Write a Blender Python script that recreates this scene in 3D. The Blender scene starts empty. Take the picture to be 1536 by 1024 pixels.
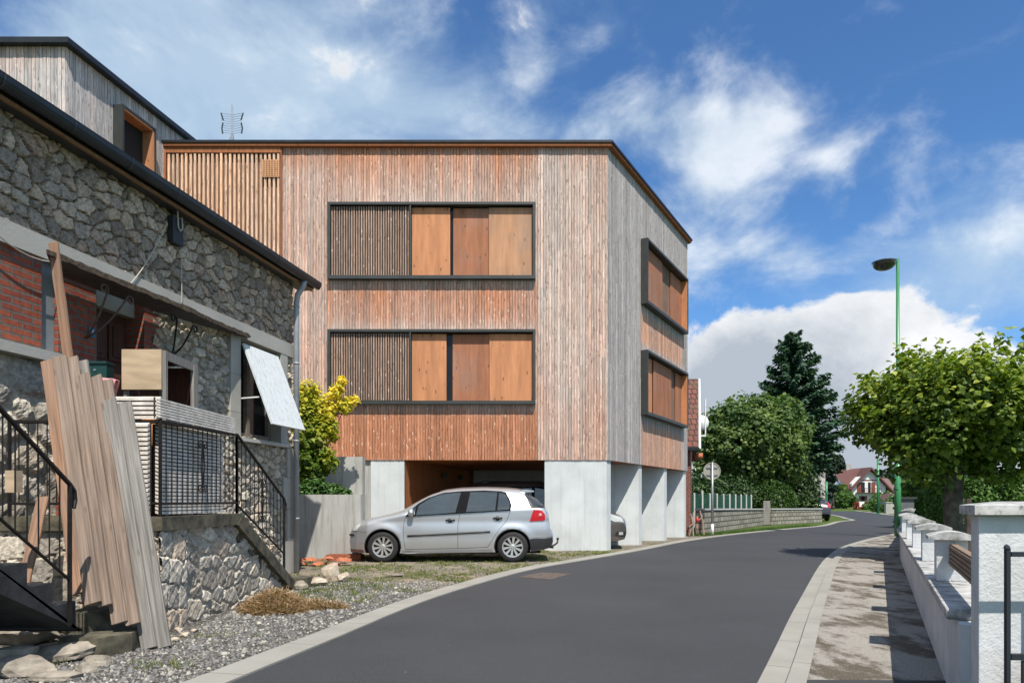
import bpy, math, random
import numpy as np
from mathutils import Vector, Matrix
random.seed(7); np.random.seed(7)
C = bpy.context.scene.collection
H = 1.22; F = 1024.0; HZ = 750.0; CX = 768.0
def G(u, v):                       # ground point seen at a photograph position
    Y = H*F/(v-HZ); return ((u-CX)/F*Y, Y)
def at(u, v, Y): return ((u-CX)/F*Y, Y, H-(v-HZ)/F*Y)

# ------------------------------------------------------------------ objects
LOC = {}
def tag(o, label, cat, group=None, kind=None):
    if label: o['label'] = label
    if cat: o['category'] = cat
    if group: o['group'] = group
    if kind: o['kind'] = kind
    return o
def thing(name, label, cat, loc=(0,0,0), group=None, rotz=0):
    o = bpy.data.objects.new(name, None); C.objects.link(o)
    o.location = loc; o.rotation_euler = (0,0,rotz); o.empty_display_size = .3
    LOC[o.name] = Vector(loc)
    return tag(o, label, cat, group)
def set_uv(me):
    uv = me.uv_layers.new(name='UVMap')
    nv, nl, npoly = len(me.vertices), len(me.loops), len(me.polygons)
    if not nl: return
    co = np.empty(nv*3); me.vertices.foreach_get('co', co); co = co.reshape(-1,3)
    li = np.empty(nl, dtype=np.int32); me.loops.foreach_get('vertex_index', li)
    nr = np.empty(npoly*3); me.polygons.foreach_get('normal', nr); nr = nr.reshape(-1,3)
    lt = np.empty(npoly, dtype=np.int32); me.polygons.foreach_get('loop_total', lt)
    n = np.repeat(nr, lt, axis=0); p = co[li]
    flat = np.abs(n[:,2]) > .75
    hl = np.sqrt(n[:,0]**2+n[:,1]**2)+1e-9
    u = np.where(flat, p[:,0], (-n[:,1]*p[:,0]+n[:,0]*p[:,1])/hl)
    v = np.where(flat, p[:,1], p[:,2])
    uv.data.foreach_set('uv', np.stack([u,v],1).ravel())
def mk(name, V, Fc, mat, parent=None, smooth=False, attrs=None, world=True):
    V = np.array(V, dtype=float).reshape(-1,3)
    me = bpy.data.meshes.new(name)
    if parent is not None and world:
        V = V - np.array(LOC[parent.name])
    me.from_pydata(V.tolist(), [], Fc if isinstance(Fc, list) else Fc.tolist())
    me.update()
    set_uv(me)
    if attrs:
        for k, a in attrs.items():
            t = me.attributes.new(k, 'FLOAT', 'POINT'); t.data.foreach_set('value', np.array(a, dtype=np.float32))
    mats = mat if isinstance(mat, (list, tuple)) else [mat]
    for m in mats: me.materials.append(m)
    if smooth: me.polygons.foreach_set('use_smooth', [True]*len(me.polygons))
    o = bpy.data.objects.new(name, me); C.objects.link(o)
    if parent is not None:
        o.parent = parent; LOC[o.name] = LOC[parent.name]
    else: LOC[o.name] = Vector((0,0,0))
    return o
class B:
    def __init__(s): s.v = []; s.f = []
    def add(s, V, Fc):
        n = len(s.v); s.v += [tuple(p) for p in V]; s.f += [tuple(i+n for i in f) for f in Fc]; return s
    def box(s, x0,x1,y0,y1,z0,z1):
        return s.add([(x0,y0,z0),(x1,y0,z0),(x1,y1,z0),(x0,y1,z0),(x0,y0,z1),(x1,y0,z1),(x1,y1,z1),(x0,y1,z1)],
            [(0,3,2,1),(4,5,6,7),(0,1,5,4),(1,2,6,5),(2,3,7,6),(3,0,4,7)])
    def fbox(s, fn, a0,a1,e0,e1,z0,z1):        # box in a wall's own frame fn(a, z, e)
        V = [fn(a0,z0,e1),fn(a1,z0,e1),fn(a1,z0,e0),fn(a0,z0,e0),fn(a0,z1,e1),fn(a1,z1,e1),fn(a1,z1,e0),fn(a0,z1,e0)]
        return s.add(V, [(0,3,2,1),(4,5,6,7),(0,1,5,4),(1,2,6,5),(2,3,7,6),(3,0,4,7)])
    def prism(s, pts, z0, z1):
        n = len(pts)
        V = [(p[0],p[1],z0) for p in pts]+[(p[0],p[1],z1) for p in pts]
        return s.add(V, [tuple(range(n-1,-1,-1)), tuple(range(n,2*n))]+[(i,(i+1)%n,(i+1)%n+n,i+n) for i in range(n)])
    def ext(s, pts3, d):                        # polygon extruded by vector d
        n = len(pts3); d = Vector(d)
        V = [Vector(p) for p in pts3]+[Vector(p)+d for p in pts3]
        return s.add(V, [tuple(range(n)), tuple(range(2*n-1,n-1,-1))]+[(i,i+n,(i+1)%n+n,(i+1)%n) for i in range(n)])
    def tube(s, pts, r, n=8, r1=None):
        pts = [Vector(p) for p in pts]; m = len(pts); V = []
        up = None
        for i, p in enumerate(pts):
            t = (pts[min(i+1,m-1)]-pts[max(i-1,0)]).normalized()
            if up is None:
                a = Vector((0,0,1)) if abs(t.z) < .9 else Vector((1,0,0)); up = (a-t*a.dot(t)).normalized()
            else:
                up = (up-t*up.dot(t)).normalized()
            q = t.cross(up); rr = r if r1 is None else r+(r1-r)*i/(m-1)
            for k in range(n):
                a = 2*math.pi*k/n; V.append(p+up*(rr*math.cos(a))+q*(rr*math.sin(a)))
        Fc = [(i*n+k, i*n+(k+1)%n, (i+1)*n+(k+1)%n, (i+1)*n+k) for i in range(m-1) for k in range(n)]
        Fc += [tuple(range(n-1,-1,-1)), tuple((m-1)*n+k for k in range(n))]
        return s.add(V, Fc)
    def lathe(s, prof, c, axis='z', n=24):
        V = []
        for (r, h) in prof:
            for k in range(n):
                a = 2*math.pi*k/n; x, y = r*math.cos(a), r*math.sin(a)
                V.append((c[0]+x,c[1]+y,c[2]+h) if axis=='z' else (c[0]+x,c[1]+h,c[2]+y))
        m = len(prof)
        Fc = [(i*n+k, i*n+(k+1)%n, (i+1)*n+(k+1)%n, (i+1)*n+k) for i in range(m-1) for k in range(n)]
        if axis != 'z': Fc = [f[::-1] for f in Fc]
        return s.add(V, Fc)
    def o(s, name, mat, parent=None, smooth=False, world=True): return mk(name, s.v, s.f, mat, parent, smooth, None, world)

# ------------------------------------------------------------------ materials
class NT:
    def __init__(s, name):
        s.m = bpy.data.materials.new(name); s.m.use_nodes = True; s.t = s.m.node_tree
        s.b = s.t.nodes['Principled BSDF']; s.out = s.t.nodes['Material Output']
    def n(s, ty, **k):
        x = s.t.nodes.new(ty)
        for a, v in k.items():
            if a.startswith('i_'):
                key = a[2:]; key = int(key) if key.isdigit() else key.replace('_',' ')
                x.inputs[key].default_value = v
            else: setattr(x, a, v)
        return x
    def l(s, a, b): s.t.links.new(a, b)
    def coord(s, which='UV', scale=(1,1,1)):
        c = s.n('ShaderNodeTexCoord'); mp = s.n('ShaderNodeMapping'); mp.inputs['Scale'].default_value = scale
        s.l(c.outputs[which], mp.inputs['Vector']); return mp.outputs[0]
    def noise(s, vec, scale, detail=4, rough=.55, dist=0):
        x = s.n('ShaderNodeTexNoise'); x.inputs['Scale'].default_value = scale; x.inputs['Detail'].default_value = detail
        x.inputs['Roughness'].default_value = rough; x.inputs['Distortion'].default_value = dist
        s.l(vec, x.inputs['Vector']); return x.outputs['Fac']
    def vor(s, vec, scale, feat='F1', out='Distance'):
        x = s.n('ShaderNodeTexVoronoi'); x.feature = feat; x.inputs['Scale'].default_value = scale
        s.l(vec, x.inputs['Vector']); return x.outputs[out]
    def attr(s, name):
        x = s.n('ShaderNodeAttribute'); x.attribute_name = name; return x.outputs['Fac']
    def ramp(s, fac, stops, interp='LINEAR'):
        x = s.n('ShaderNodeValToRGB'); x.color_ramp.interpolation = interp
        e = x.color_ramp.elements
        while len(e) < len(stops): e.new(.5)
        for q, (p, c) in zip(e, stops):
            q.position = p; q.color = (c[0],c[1],c[2],1) if isinstance(c, (tuple,list)) else (c,c,c,1)
        s.l(fac, x.inputs[0]); return x.outputs[0]
    def mix(s, fac, a, b, mode='MIX'):
        x = s.n('ShaderNodeMix'); x.data_type = 'RGBA'; x.blend_type = mode
        for inp, v in ((x.inputs[0], fac), (x.inputs[6], a), (x.inputs[7], b)):
            if isinstance(v, (int,float)): inp.default_value = v
            elif isinstance(v, tuple): inp.default_value = (*v,1)
            else: s.l(v, inp)
        return x.outputs[2]
    def math(s, op, a, b=0.0, clamp=False):
        x = s.n('ShaderNodeMath'); x.operation = op; x.use_clamp = clamp
        for i, v in ((0,a),(1,b)):
            if isinstance(v, (int,float)): x.inputs[i].default_value = v
            else: s.l(v, x.inputs[i])
        return x.outputs[0]
    def bump(s, h, strength=.5, dist=.01, prev=None):
        x = s.n('ShaderNodeBump'); x.inputs['Strength'].default_value = strength; x.inputs['Distance'].default_value = dist
        s.l(h, x.inputs['Height'])
        if prev is not None: s.l(prev, x.inputs['Normal'])
        s.l(x.outputs[0], s.b.inputs['Normal']); return x.outputs[0]
    def col(s, c):
        if isinstance(c, tuple): s.b.inputs['Base Color'].default_value = (*c,1)
        else: s.l(c, s.b.inputs['Base Color'])
    def set(s, rough=None, metal=None, spec=None, coat=None):
        if rough is not None: s.b.inputs['Roughness'].default_value = rough
        if metal is not None: s.b.inputs['Metallic'].default_value = metal
        if spec is not None: s.b.inputs['Specular IOR Level'].default_value = spec
        if coat is not None: s.b.inputs['Coat Weight'].default_value = coat; s.b.inputs['Coat Roughness'].default_value = .05
        return s
def simple(name, c, rough=.6, metal=0, var=.25, scale=6, bump=.15, coat=None, spec=None):
    t = NT(name); v = t.coord('Object')
    a = t.noise(v, scale, 6, .6)
    d = tuple(x*(1-var) for x in c); b = tuple(min(1,x*(1+var)) for x in c)
    t.col(t.ramp(a, [(.3,d),(.7,b)]))
    t.set(rough, metal, spec, coat)
    if bump: t.bump(t.noise(v, scale*12, 3), bump, .004)
    return t.m

def wood_board(name, fresh, grey, dark=.5, amt=None, knots=True, grain=14):
    """vertical boards: attribute r = board random, w = weathering (1 fresh, 0 grey)"""
    t = NT(name); uv = t.coord('UV'); r = t.attr('r'); w = t.attr('w')
    cx = t.n('ShaderNodeCombineXYZ'); t.l(t.math('MULTIPLY', r, 37.0), cx.inputs[0]); t.l(t.math('MULTIPLY', r, 91.0), cx.inputs[1])
    va = t.n('ShaderNodeVectorMath', operation='ADD'); t.l(uv, va.inputs[0]); t.l(cx.outputs[0], va.inputs[1])
    def sc(x, y):
        m = t.n('ShaderNodeMapping'); m.inputs['Scale'].default_value = (x,y,1); t.l(va.outputs[0], m.inputs[0]); return m.outputs[0]
    g = t.noise(sc(60, 3), 1, 4, .6, .6)
    big = t.noise(t.coord('UV',(.5,.22,1)), 1.7, 4, .6)
    drip = t.noise(t.coord('UV',(5,.35,1)), 1, 4, .65)
    ww = t.math('ADD', w, t.math('MULTIPLY', t.math('SUBTRACT', big, .5), .9))
    ww = t.math('ADD', ww, t.math('MULTIPLY', t.math('SUBTRACT', drip, .5), .7))
    ww = t.math('ADD', ww, t.math('MULTIPLY', t.math('SUBTRACT', r, .5), .26), True)
    lo = tuple(x*.5 for x in fresh)
    hi = tuple(min(1,x*1.35) for x in fresh)
    cf = t.ramp(g, [(.3,lo),(.65,hi)])
    cg = t.ramp(g, [(.32,tuple(x*.52 for x in grey)),(.46,tuple(x*.88 for x in grey)),(.68,tuple(min(1,x*1.34) for x in grey))])
    c = t.mix(ww, cg, cf)
    val = t.ramp(r, [(0,.70),(.3,1.02),(.6,.84),(.85,1.12),(1,1.3)])
    c = t.mix(1.0, c, val, 'MULTIPLY')
    if knots:
        k = t.vor(sc(12, 4.2), 1)
        kk = t.ramp(k, [(.10,1.0),(.24,0.0)])
        c = t.mix(t.math('MULTIPLY', kk, .55), c, (.15,.06,.035))
        k2 = t.vor(sc(9, 3.1), 1.3); kk2 = t.ramp(k2, [(.07,1.0),(.19,0.0)])
        c = t.mix(t.math('MULTIPLY', kk2, .65), c, (.85,.68,.54))
    t.col(c); t.set(.75, 0, .25); t.bump(g, .35, .003)
    return t.m
LARCH = (.46,.20,.11); GREY = (.56,.455,.395)
M = {}
M['clad'] = wood_board('larch_cladding', LARCH, GREY)
M['clad_side'] = wood_board('larch_cladding_weathered', (.58,.30,.18), (.40,.365,.35))
M['clad_wing'] = wood_board('larch_cladding_grey', (.58,.31,.2), (.50,.47,.455))
M['slat'] = wood_board('larch_slats', (.72,.40,.23), (.66,.50,.38))
M['slatdark'] = wood_board('screen_slats', (.36,.22,.15), (.34,.25,.20))
def plain_wood(name, c, sx=9, sy=.8, var=.45, axis='v', rough=.7, patch=0):
    t = NT(name); uv = t.coord('UV', (sx,sy,1) if axis=='v' else (sy,sx,1))
    rnd = t.n('ShaderNodeObjectInfo').outputs['Random']
    cx = t.n('ShaderNodeCombineXYZ'); t.l(t.math('MULTIPLY', rnd, 53.0), cx.inputs[0]); t.l(t.math('MULTIPLY', rnd, 17.0), cx.inputs[1])
    va = t.n('ShaderNodeVectorMath', operation='ADD'); t.l(uv, va.inputs[0]); t.l(cx.outputs[0], va.inputs[1])
    g = t.noise(va.outputs[0], 3.0, 6, .62, .5)
    g2 = t.noise(va.outputs[0], 1.0, 4, .6)
    col = t.ramp(g, [(.28,tuple(x*(1-var) for x in c)),(.7,tuple(min(1,x*(1+var*.6)) for x in c))])
    col = t.mix(.5, col, t.ramp(g2, [(.3,.6),(.7,1.15)]), 'MULTIPLY')
    k = t.vor(t.coord('UV',(6,2.2,1) if axis=='v' else (2.2,6,1)), 1.3)
    col = t.mix(t.math('MULTIPLY', t.ramp(k, [(.07,1.0),(.17,0.0)]), .8), col, (.09,.045,.025))
    if patch:
        pn = t.noise(t.coord('Object'), 1.1, 5, .6)
        col = t.mix(t.math('MULTIPLY', t.ramp(pn, [(.45,0.0),(.65,1.0)]), patch), col, (.24,.2,.17))
    t.col(col); t.set(rough, 0, .25); t.bump(g, .4, .004); return t.m
M['shutter'] = plain_wood('shutter_panel', (.56,.245,.115), 3.0, .35, .22)
M['shutter_dark'] = plain_wood('shutter_panel_dark', (.38,.155,.08), 3.0, .35, .25, patch=.3)
M['shutter_pale'] = plain_wood('shutter_panel_pale', (.50,.26,.14), 3.0, .35, .2, patch=.45)
M['soffit'] = plain_wood('larch_soffit', (.36,.13,.05), 12, .5, .3)
M['plank'] = plain_wood('old_plank', (.26,.19,.145), 14, .45, .6, patch=.5)
M['plankg'] = plain_wood('grey_plank', (.27,.25,.225), 14, .45, .6, patch=.3)
M['planko'] = plain_wood('red_plank', (.31,.18,.115), 14, .45, .55, patch=.4)
M['ply'] = plain_wood('plywood', (.50,.37,.24), .8, 3, .25)
M['olddoor'] = plain_wood('old_door_wood', (.10,.042,.028), 10, 1, .4)
M['woodh'] = plain_wood('rail_wood', (.27,.19,.13), 20, 1, .4, 'h')
M['timberline'] = plain_wood('eave_board', (.30,.17,.09), 4, 1, .3)
M['frame'] = simple('dark_metal_frame', (.045,.048,.045), .5, .2, .2, 3, .03)
M['zinc'] = simple('dark_zinc', (.035,.038,.042), .38, .5, .25, 2, .05)
M['black'] = simple('black_void', (.012,.011,.011), .8, 0, .1, 2, 0)
M['iron'] = simple('wrought_iron', (.022,.018,.016), .55, .5, .4, 20, .2)
M['rust'] = simple('rusty_iron', (.13,.085,.065), .75, .3, .4, 30, .3)
M['pipe'] = simple('zinc_pipe', (.33,.345,.37), .5, .2, .15, 4, .03)
M['galv'] = simple('galvanised_steel', (.36,.38,.39), .4, .7, .12, 8, .03)
M['green'] = simple('green_paint', (.045,.215,.085), .35, 0, .1, 3, .03)
M['white'] = simple('white_paint', (.72,.72,.70), .5, 0, .08, 4, .05)
M['whitewood'] = simple('flaking_white_paint', (.62,.66,.66), .6, 0, .15, 14, .2)
M['darkgate'] = simple('anthracite_metal', (.03,.035,.045), .45, .3, .1, 3, .03)
M['rubber'] = simple('rubber', (.016,.016,.017), .75, 0, .2, 10, .1)
M['plastic'] = simple('black_plastic', (.022,.022,.024), .5, 0, .1, 10, .03)
M['trim'] = simple('matt_black_trim', (.012,.012,.013), .85, 0, .1, 10, 0, spec=.06)
M['silver'] = simple('silver_paint', (.56,.575,.59), .40, .7, .03, 1, 0, coat=.8)
M['bronze'] = simple('bronze_grey_paint', (.16,.14,.13), .3, .6, .03, 1, 0, coat=.8)
M['darkpaint'] = simple('dark_car_paint', (.05,.045,.05), .3, .4, .03, 1, 0, coat=.8)
M['alloy'] = simple('alloy', (.62,.61,.59), .35, .7, .05, 4, 0)
M['carglass'] = simple('tinted_glass', (.035,.042,.045), .04, 0, .5, .9, 0, spec=.9, coat=1)
M['red'] = simple('red_lens', (.50,.012,.02), .15, 0, .1, 6, 0, coat=1)
M['lens'] = simple('clear_lens', (.55,.55,.50), .12, .2, .15, 8, 0, coat=1)
M['glass'] = simple('window_glass', (.012,.013,.014), .08, 0, .3, 1, 0, spec=.35)
M['redwood'] = simple('red_brown_paint', (.22,.055,.035), .6, 0, .2, 3, .05)
M['pink'] = simple('pink_cloth', (.55,.24,.25), .9, 0, .2, 8, .3)
M['orange'] = simple('orange_tube', (.62,.28,.10), .7, 0, .1, 8, .1)
M['mailgreen'] = simple('green_mailbox_paint', (.01,.05,.045), .4, 0, .1, 4, .03)
M['cable'] = simple('pale_cable', (.5,.47,.4), .6, 0, .1, 4, 0)
M['plate'] = simple('blue_enamel', (.02,.09,.14), .3, 0, .1, 4, 0)
M['bark'] = simple('bark', (.06,.045,.035), .9, 0, .5, 8, .8)
M['barkl'] = simple('lichen_bark', (.085,.072,.06), .9, 0, .75, 6, .8)
M['terracotta'] = simple('terracotta', (.44,.145,.07), .8, 0, .3, 10, .3)
M['rock'] = simple('pale_rock', (.43,.36,.28), .9, 0, .45, 6, .9)
M['rockg'] = simple('mossy_rubble', (.26,.225,.18), .95, 0, .5, 7, .9)
M['mossy'] = simple('mossy_concrete', (.085,.075,.05), .95, 0, .75, 9, .9)
M['blackconc'] = simple('black_stained_concrete', (.035,.035,.036), .9, 0, .6, 6, .7)

def concrete(name, c, stains=.5, streak=True, bump=.2):
    t = NT(name); uv = t.coord('UV'); ob = t.coord('Object')
    a = t.noise(ob, 1.3, 6, .6); st = t.noise(t.coord('UV',(6,.35,1)), 1.4, 5, .7)
    col = t.ramp(a, [(.3,tuple(x*.84 for x in c)),(.7,tuple(x*1.1 for x in c))])
    if streak: col = t.mix(t.math('MULTIPLY', t.ramp(st, [(.5,0.0),(.75,1.0)]), stains), col, tuple(x*.5*y for x, y in zip(c,(1,.93,.8))))
    # board joints
    w = t.n('ShaderNodeTexWave'); w.inputs['Scale'].default_value = .5; w.wave_profile = 'SAW'; w.inputs['Distortion'].default_value = 0
    t.l(uv, w.inputs['Vector'])
    if streak: col = t.mix(t.math('MULTIPLY', t.ramp(w.outputs['Fac'], [(0,1.0),(.012,0.0)]), .25), col, (.2,.2,.18))
    t.col(col); t.set(.85, 0, .3); t.bump(t.noise(ob, 45, 4), bump, .004); return t.m
M['conc'] = concrete('pale_concrete', (.56,.585,.58), .35)
M['conc_st'] = concrete('stained_concrete', (.41,.405,.38), 1.0)
M['beam'] = concrete('old_concrete_beam', (.38,.365,.33), .5, False, .6)
M['quoin'] = concrete('dressed_stone', (.40,.38,.34), .3, False, .8)
M['kerb'] = concrete('kerb_concrete', (.30,.285,.25), .3, False, .4)
M['cap'] = concrete('lichen_cap', (.46,.45,.43), .3, False, .5)
def kerbify(m):  # dark lichen blotches on the coping
    pass
def render_white():
    t = NT('rough_white_render'); ob = t.coord('Object')
    a = t.noise(ob, 1.6, 6, .65)
    col = t.ramp(a, [(.3,(.50,.505,.51)),(.6,(.64,.645,.65))])
    dirt = t.noise(ob, 5, 6, .7); col = t.mix(t.math('MULTIPLY', t.ramp(dirt, [(.52,0.0),(.78,1.0)]), .5), col, (.30,.29,.26))
    t.col(col); t.set(.9, 0, .2)
    b = t.bump(t.noise(ob, 38, 5, .7), .6, .012); return t.m
M['render'] = render_white()
def lichen_cap():
    t = NT('lichen_coping'); ob = t.coord('Object')
    a = t.noise(ob, 6, 7, .7); b = t.noise(ob, 22, 5, .7)
    col = t.ramp(a, [(.38,(.17,.165,.155)),(.5,(.40,.39,.37)),(.66,(.60,.59,.57))])
    col = t.mix(t.math('MULTIPLY', t.ramp(b, [(.55,0.0),(.68,1.0)]), .7), col, (.10,.10,.095))
    t.col(col); t.set(.9); t.bump(b, .5, .006); return t.m
M['lcap'] = lichen_cap()
def asphalt():
    t = NT('asphalt'); ob = t.coord('Object')
    a = t.noise(ob, .35, 5, .6); f = t.vor(ob, 130); g = t.noise(ob, 220, 3)
    col = t.ramp(a, [(.3,(.034,.035,.038)),(.7,(.052,.053,.057))])
    col = t.mix(t.math('MULTIPLY', t.ramp(g, [(.52,0.0),(.68,1.0)]), .6), col, (.13,.13,.13))
    st = t.noise(t.coord('Object',(.9,.25,1)), 2.4, 5, .7)
    col = t.mix(t.math('MULTIPLY', t.ramp(st, [(.6,0.0),(.78,1.0)]), .3), col, (.075,.072,.07))
    sp = t.vor(ob, 2.6); col = t.mix(t.ramp(sp, [(.015,1.0),(.03,0.0)]), col, (.16,.15,.13))
    t.col(col); t.set(.82, 0, .3); t.bump(t.math('ADD', f, g), .5, .004); return t.m
M['asphalt'] = asphalt()
def pavement():
    t = NT('gravelly_pavement'); ob = t.coord('Object')
    f = t.noise(ob, 95, 4, .7); p = t.noise(t.coord('Object',(1.5,.8,1)), 1.5, 9, .75, .2)
    col = t.ramp(f, [(.36,(.17,.155,.135)),(.62,(.42,.39,.345))])
    dirt = t.ramp(f, [(.36,(.045,.038,.03)),(.62,(.17,.14,.105))])
    col = t.mix(t.ramp(p, [(.47,0.0),(.57,1.0)]), col, dirt)
    t.col(col); t.set(.95, 0, .2); t.bump(f, .8, .008); return t.m
M['pave'] = pavement()
def gravel(name, cols, grass=.0):
    t = NT(name); ob = t.coord('Object')
    v = t.n('ShaderNodeTexVoronoi'); v.inputs['Scale'].default_value = 42; t.l(ob, v.inputs['Vector'])
    sep = t.n('ShaderNodeSeparateColor'); t.l(v.outputs['Color'], sep.inputs[0])
    col = t.ramp(sep.outputs[0], [(0,cols[0]),(.4,cols[1]),(.75,cols[2]),(1,cols[3])])
    col = t.mix(t.ramp(v.outputs['Distance'], [(.3,0.0),(.62,.85)]), col, tuple(x*.3 for x in cols[0]))
    big = t.noise(ob, .9, 6, .7)
    if grass:
        gcol = t.ramp(t.noise(ob, 30, 5, .7), [(.3,(.06,.07,.02)),(.7,(.20,.19,.08))])
        col = t.mix(t.math('MULTIPLY', t.ramp(big, [(.52,0.0),(.62,1.0)]), grass), col, gcol)
        d = t.noise(ob, 1.7, 5, .7); col = t.mix(t.ramp(d, [(.5,0.0),(.62,.75)]), col, (.34,.27,.19))
    t.col(col); t.set(.95, 0, .25)
    h = t.math('SUBTRACT', 1.0, v.outputs['Distance']); t.bump(h, 1.0, .02); return t.m
M['gravel'] = gravel('grey_gravel', [(.10,.095,.085),(.19,.18,.165),(.27,.25,.22),(.40,.36,.29)])
M['yard'] = gravel('grassy_gravel', [(.22,.19,.15),(.32,.28,.22),(.40,.35,.28),(.5,.45,.36)], .9)
M['pebble'] = simple('pebbles', (.33,.32,.31), .9, 0, .5, 9, .3)
def grassm():
    t = NT('grass_ground'); ob = t.coord('Object')
    a = t.noise(ob, 3, 6, .7); b = t.noise(ob, 60, 4, .7)
    c = t.mix(.5, t.ramp(a, [(.3,(.045,.085,.018)),(.7,(.11,.15,.035))]), t.ramp(b, [(.3,(.03,.06,.012)),(.7,(.14,.17,.05))]))
    t.col(c); t.set(1, 0, .1); t.bump(b, .8, .03); return t.m
M['grass'] = grassm()
def stone(name, pal, mort):
    t = NT(name); r = t.attr('r'); m = t.attr('m'); ob = t.coord('Object')
    f = t.noise(ob, 26, 7, .7); f2 = t.noise(ob, 5, 5, .6)
    n = len(pal); col = t.ramp(r, [(i/n, c) for i, c in enumerate(pal)], 'CONSTANT')
    col = t.mix(.9, col, t.ramp(f, [(.32,.4),(.5,.95),(.68,1.5)]), 'MULTIPLY')
    col = t.mix(.45, col, t.ramp(f2, [(.3,.7),(.7,1.25)]), 'MULTIPLY')
    col = t.mix(m, col, t.mix(.6, mort, t.ramp(f, [(.3,.6),(.7,1.3)]), 'MULTIPLY'))
    t.col(col); t.set(.92, 0, .25); t.bump(f, .7, .012); return t.m
PAL = [(.26,.21,.165),(.44,.36,.28),(.32,.265,.215),(.51,.39,.285),(.38,.315,.26),(.42,.31,.235),(.29,.245,.205),(.53,.43,.335)]
PAL2 = [(.30,.265,.22),(.47,.42,.35),(.37,.33,.28),(.54,.46,.36),(.43,.385,.32),(.47,.38,.29),(.34,.305,.26),(.56,.50,.41)]
M['stone'] = stone('rubble_stone', PAL, (.17,.145,.115))
M['stone2'] = stone('pale_rubble_stone', PAL2, (.40,.35,.27))
M['stoneb'] = stone('block_stone', [tuple(x*1.05 for x in c) for c in PAL2], (.16,.15,.13))
def brickm(name, c1, c2, mo, sc=1.0, w=.22, h=.07, msz=.012):
    t = NT(name); x = t.n('ShaderNodeTexBrick'); uv = t.coord('UV')
    x.inputs['Scale'].default_value = sc; x.inputs['Brick Width'].default_value = w; x.inputs['Row Height'].default_value = h
    x.inputs['Mortar Size'].default_value = msz; x.inputs['Mortar Smooth'].default_value = .2
    x.inputs['Color1'].default_value = (*c1,1); x.inputs['Color2'].default_value = (*c2,1); x.inputs['Mortar'].default_value = (*mo,1)
    t.l(uv, x.inputs['Vector'])
    n = t.noise(t.coord('Object'), 18, 6, .7)
    t.col(t.mix(.7, x.outputs['Color'], t.ramp(n, [(.3,.55),(.7,1.25)]), 'MULTIPLY')); t.set(.9, 0, .2)
    t.bump(t.math('ADD', t.math('MULTIPLY', x.outputs['Fac'], -1.0), t.math('MULTIPLY', n, .35)), .9, .012); return t.m
M['brick'] = brickm('red_brick', (.36,.10,.055), (.27,.065,.045), (.17,.14,.12))
M['brickold'] = brickm('old_brick', (.26,.07,.045), (.19,.05,.04), (.2,.17,.15))
M['block'] = brickm('concrete_block', (.36,.33,.27), (.22,.205,.17), (.09,.085,.07), 1, .42, .2, .022)
def tiles():
    t = NT('roof_tiles'); uv = t.coord('UV'); w = t.n('ShaderNodeTexBrick')
    w.inputs['Scale'].default_value = 1; w.inputs['Brick Width'].default_value = .2; w.inputs['Row Height'].default_value = .22
    w.inputs['Mortar Size'].default_value = .02; w.inputs['Color1'].default_value = (.20,.065,.045,1); w.inputs['Color2'].default_value = (.13,.045,.035,1); w.inputs['Mortar'].default_value = (.03,.015,.012,1)
    t.l(uv, w.inputs['Vector']); n = t.noise(t.coord('Object'), 3.5, 6, .75)
    t.col(t.mix(t.ramp(n, [(.5,0.0),(.68,.8)]), w.outputs['Color'], (.12,.095,.05))); t.set(.85)
    t.bump(t.math('MULTIPLY', w.outputs['Fac'], -1.0), .8, .03); return t.m
M['tile'] = tiles()
def blotch_white():
    t = NT('stained_white_wall'); ob = t.coord('Object'); n = t.noise(ob, 2.2, 7, .75)
    t.col(t.ramp(n, [(.42,(.26,.24,.22)),(.55,(.50,.47,.45)),(.75,(.62,.6,.58))])); t.set(.9); return t.m
M['blotch'] = blotch_white()
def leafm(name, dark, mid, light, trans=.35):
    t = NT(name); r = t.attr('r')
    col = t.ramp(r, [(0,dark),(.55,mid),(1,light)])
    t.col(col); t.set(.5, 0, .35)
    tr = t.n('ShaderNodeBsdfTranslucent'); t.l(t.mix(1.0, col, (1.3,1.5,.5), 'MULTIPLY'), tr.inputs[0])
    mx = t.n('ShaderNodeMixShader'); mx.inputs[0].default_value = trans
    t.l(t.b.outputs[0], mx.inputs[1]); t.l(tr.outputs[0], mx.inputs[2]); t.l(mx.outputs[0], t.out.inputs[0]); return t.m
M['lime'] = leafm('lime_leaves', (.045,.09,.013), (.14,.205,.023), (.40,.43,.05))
M['lime2'] = leafm('garden_tree_leaves', (.045,.09,.022), (.105,.165,.04), (.22,.28,.08))
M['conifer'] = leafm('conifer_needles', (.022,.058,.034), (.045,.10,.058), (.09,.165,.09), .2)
M['maple'] = leafm('maple_leaves', (.08,.14,.01), (.40,.40,.03), (.85,.66,.08))
M['juniper'] = leafm('juniper', (.025,.07,.012), (.06,.14,.03), (.12,.22,.05), .2)
M['bush'] = leafm('round_bush', (.02,.05,.008), (.045,.10,.015), (.09,.16,.03), .2)
M['hedge'] = leafm('hedge_leaves', (.05,.11,.022), (.09,.175,.035), (.15,.25,.06), .25)
M['blade'] = leafm('grass_blades', (.07,.11,.022), (.16,.20,.05), (.36,.32,.15), .3)
M['straw'] = leafm('dry_straw', (.20,.12,.06), (.34,.22,.12), (.52,.38,.23), .2)
M['flower'] = leafm('flower_bed', (.10,.10,.02), (.30,.06,.04), (.50,.12,.10), .2)
M['ivy'] = leafm('ivy', (.015,.04,.01), (.035,.075,.02), (.07,.12,.03), .15)
M['pine'] = leafm('far_pine', (.012,.028,.016), (.024,.045,.026), (.045,.075,.04), .1)

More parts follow.
